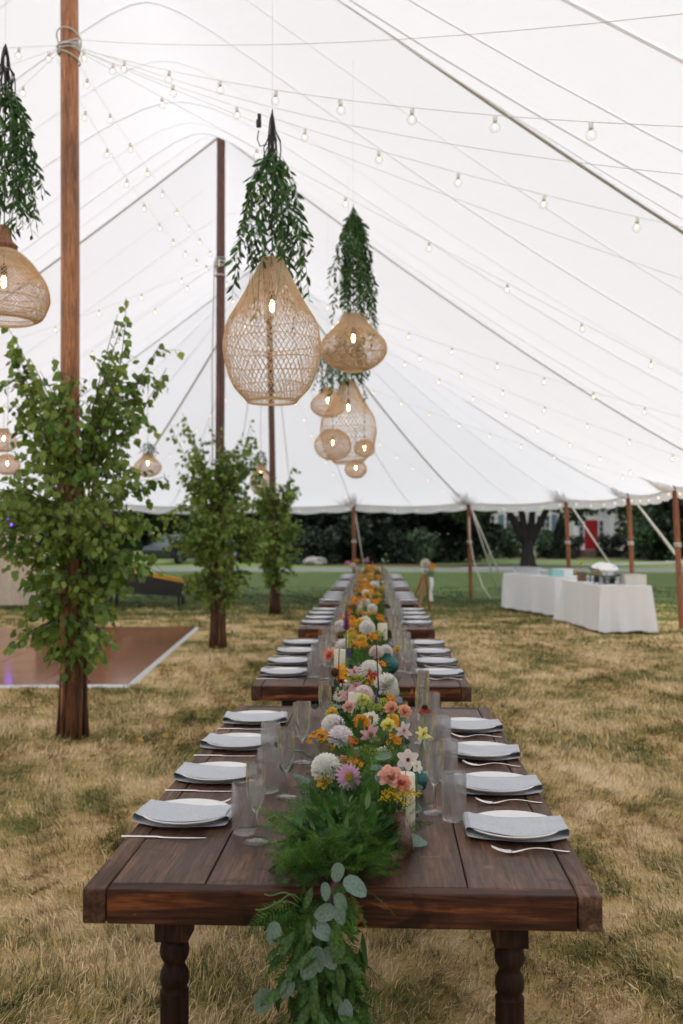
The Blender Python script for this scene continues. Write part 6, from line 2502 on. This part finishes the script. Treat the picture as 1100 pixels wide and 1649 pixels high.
flower('daisy_flower', 'rose', (.85, .62, .03), YELLOW, (p.x, p.y, Z2 + .30), (0, -1, .4), .045, 'yellow bloom standing in the small glass on the near buffet', group=None)
flower('daisy_flower', 'rose', ORANGE, GOLD, (p.x - .08, p.y, Z2 + .16), (0, -1, .4), .03, 'orange bloom beside the small glass on the near buffet', group=None)

# ================================================================== LEANING POST WITH A POSY, RIGHT OF THE TABLES
p = on(684, 985, 0)
t = thing('wooden_easel', 'slanted wooden stand with white ribbon behind the right ends of the tables', 'stand', (p.x, p.y, 0))
PINE = wood_mat('pine', (.30, .13, .04), (.42, .2, .07), (.5, .27, .11), 'Z', .5, .15)
obj('post', G().tube([(-.12, 0, 0), (.02, .1, .82)], .035, 8).mesh('post', PINE, 'auto'), t)
obj('post', G().tube([(.12, .5, 0), (.03, .13, .80)], .028, 8).mesh('post', PINE, 'auto'), t)
obj('post', G().tube([(-.3, .45, 0), (.0, .13, .80)], .028, 8).mesh('post', PINE, 'auto'), t)
g = G()
g.grid([[(.10 + .01 * math.sin(k * .7), -.02 + .01 * math.cos(k), .70 - k * .06), (.17 + .015 * math.sin(k * .9), .0, .70 - k * .06)] for k in range(9)])
g.tube([(.0 + .06 * math.cos(a * .6), -.03, .85 + .07 * math.sin(a * .6)) for a in range(11)], .008, 5)
obj('ribbon', g.mesh('ribbon', MT['cloth'], True), t)
q0 = Vector((p.x, p.y, 0))
flower('dahlia', 'dahlia', WHITE, WARM, q0 + Vector((.02, 0, .98)), (0, -.8, .6), .105, 'white dahlia tied to the slanted wooden stand', stem=False, group=None)
flower('alstroemeria', 'cluster', ORANGE, GOLD, q0 + Vector((.13, .02, .90)), (.4, -.8, .3), .12, 'orange spray tied beside the white dahlia on the wooden stand', stem=False, group=None)
flower('filler_sprig', 'goldenrod', (.12, .2, .05), (.2, .3, .07), q0 + Vector((.10, .02, .80)), (.2, -.8, -.3), .10, 'dark green sprig tied under the orange spray on the wooden stand', stem=False, group=None)

# ================================================================== ARCADE RAMP AT THE LEFT
p = on(300, 975, 0)
ag = thing('arcade_ramp_game', 'black arcade ball game with a yellow edged ramp beyond the dance floor', 'arcade game', (p.x, p.y, 0), pi + .06)
YEL = pmat('yellow_trim', (.75, .38, .02), rough=.4)
NET = pmat('grey_cover', (.20, .16, .14), (.26, .22, .19), 9, .8)
BLK = pmat('arcade_black', (.012, .012, .012), rough=.35)
for s in (-1, 1):
    g = G()
    y = s * .38
    g.add([(0, y - .02, .22), (1.75, y - .02, .32), (1.75, y - .02, .86), (0, y - .02, .52), (0, y + .02, .22), (1.75, y + .02, .32), (1.75, y + .02, .86), (0, y + .02, .52)],
          [(0, 1, 2, 3), (4, 7, 6, 5), (0, 3, 7, 4), (1, 5, 6, 2), (3, 2, 6, 7), (0, 4, 5, 1)])
    obj('side_panel', g.mesh('side_panel', BLK, False), ag)
    obj('yellow_edge', G().tube([(0, y, .53), (1.75, y, .87)], .028, 6).mesh('yellow_edge', YEL), ag)
    obj('tall_side', G().box((2.0, y, 1.1), (.55, .04, 1.55), b=.01).mesh('tall_side', BLK, 'auto'), ag)
g = G().add([(0, -.36, .45), (1.75, -.36, .75), (1.75, .36, .75), (0, .36, .45)], [(0, 1, 2, 3)])
obj('ramp', g.mesh('ramp', pmat('ramp_brown', (.22, .09, .04), rough=.4), False), ag)
g = G()
g.grid([[(1.1 + .75 * k / 8 + .02 * math.sin(k * 2 + j), -.34 + .68 * j / 5, .72 + .9 * (k / 8) ** 1.3 + .05 * math.sin(j * 1.9 + k)) for j in range(6)] for k in range(9)])
obj('cover', g.mesh('cover', NET, True), ag)
obj('head', G().box((2.1, 0, 1.95), (.5, .84, .42), b=.02).mesh('head', BLK, 'auto'), ag)
for z in (1.35, 1.55, 1.78):
    obj('ring', G().tube([(1.72, .22 * math.cos(a * pi / 8), z + .06 * math.sin(a * pi / 8)) for a in range(17)], .018, 5).mesh('ring', YEL), ag)
for z, m_ in ((1.86, YEL), (2.05, pmat('red_trim', (.4, .02, .02), rough=.4)), (2.17, YEL)):
    obj('trim', G().box((1.84, 0, z), (.02, .8, .045)).mesh('trim', m_, False), ag)
for (x, y) in ((.12, -.33), (.12, .33), (1.6, -.33), (1.6, .33), (2.2, -.36), (2.2, .36)):
    obj('leg', G().box((x, y, .16), (.06, .06, .32)).mesh('leg', BLK, False), ag)

# ================================================================== CREAM DRAPE AND PURPLE STAGE LIGHT AT THE LEFT EDGE
p = on(0, 976, 0)
dr = thing('cream_drape', 'cream pleated drape panel on a stand at the left edge behind the sapling', 'drape', (p.x, p.y, 0))
g = G()
g.grid([[(-.95 + 1.75 * k / 70 * (1 + .05 * (1 - f)), .022 * math.sin(k * 1.9) * (1 + .5 * (1 - f)) + .03 * math.sin(k * .37 + f), .02 + 1.62 * f) for k in range(71)] for f in (0, .2, .4, .6, .8, 1)])
obj('curtain', g.mesh('curtain', pmat('cream_curtain', (.72, .60, .48), (.80, .68, .56), 12, .9, .3, 60), True), dr)
obj('rail', G().tube([(-1, 0, 1.65), (.85, 0, 1.65)], .02, 8).mesh('rail', BLK, 'auto'), dr)
for x in (-.98, .83):
    obj('upright', G().tube([(x, 0, 0), (x, 0, 1.65)], .02, 8).mesh('upright', BLK, 'auto'), dr)
    obj('foot', G().box((x, 0, .01), (.3, .4, .015)).mesh('foot', BLK, False), dr)
lp = thing('stage_light', 'purple stage light glowing above the cream drape at the left edge', 'stage light', (p.x + .05, p.y + .5, 0))
obj('stand', G().tube([(0, 0, 0), (0, 0, 1.75)], .018, 8).mesh('stand', BLK, 'auto'), lp)
obj('housing', G().lathe([(.02, -.12), (.09, -.11), (.10, .08), (.085, .09)], 20, T=Matrix.Translation((0, 0, 1.85)) @ Matrix.Rotation(pi / 2, 4, 'X')).mesh('housing', BLK, 'auto'), lp)
obj('lens', G().lathe([(.001, 0), (.082, 0)], 20, T=Matrix.Translation((0, -.092, 1.85)) @ Matrix.Rotation(pi / 2, 4, 'X')).mesh('lens', emit_mat('purple_glow', (.22, .05, 1.0), 3.0), False), lp)
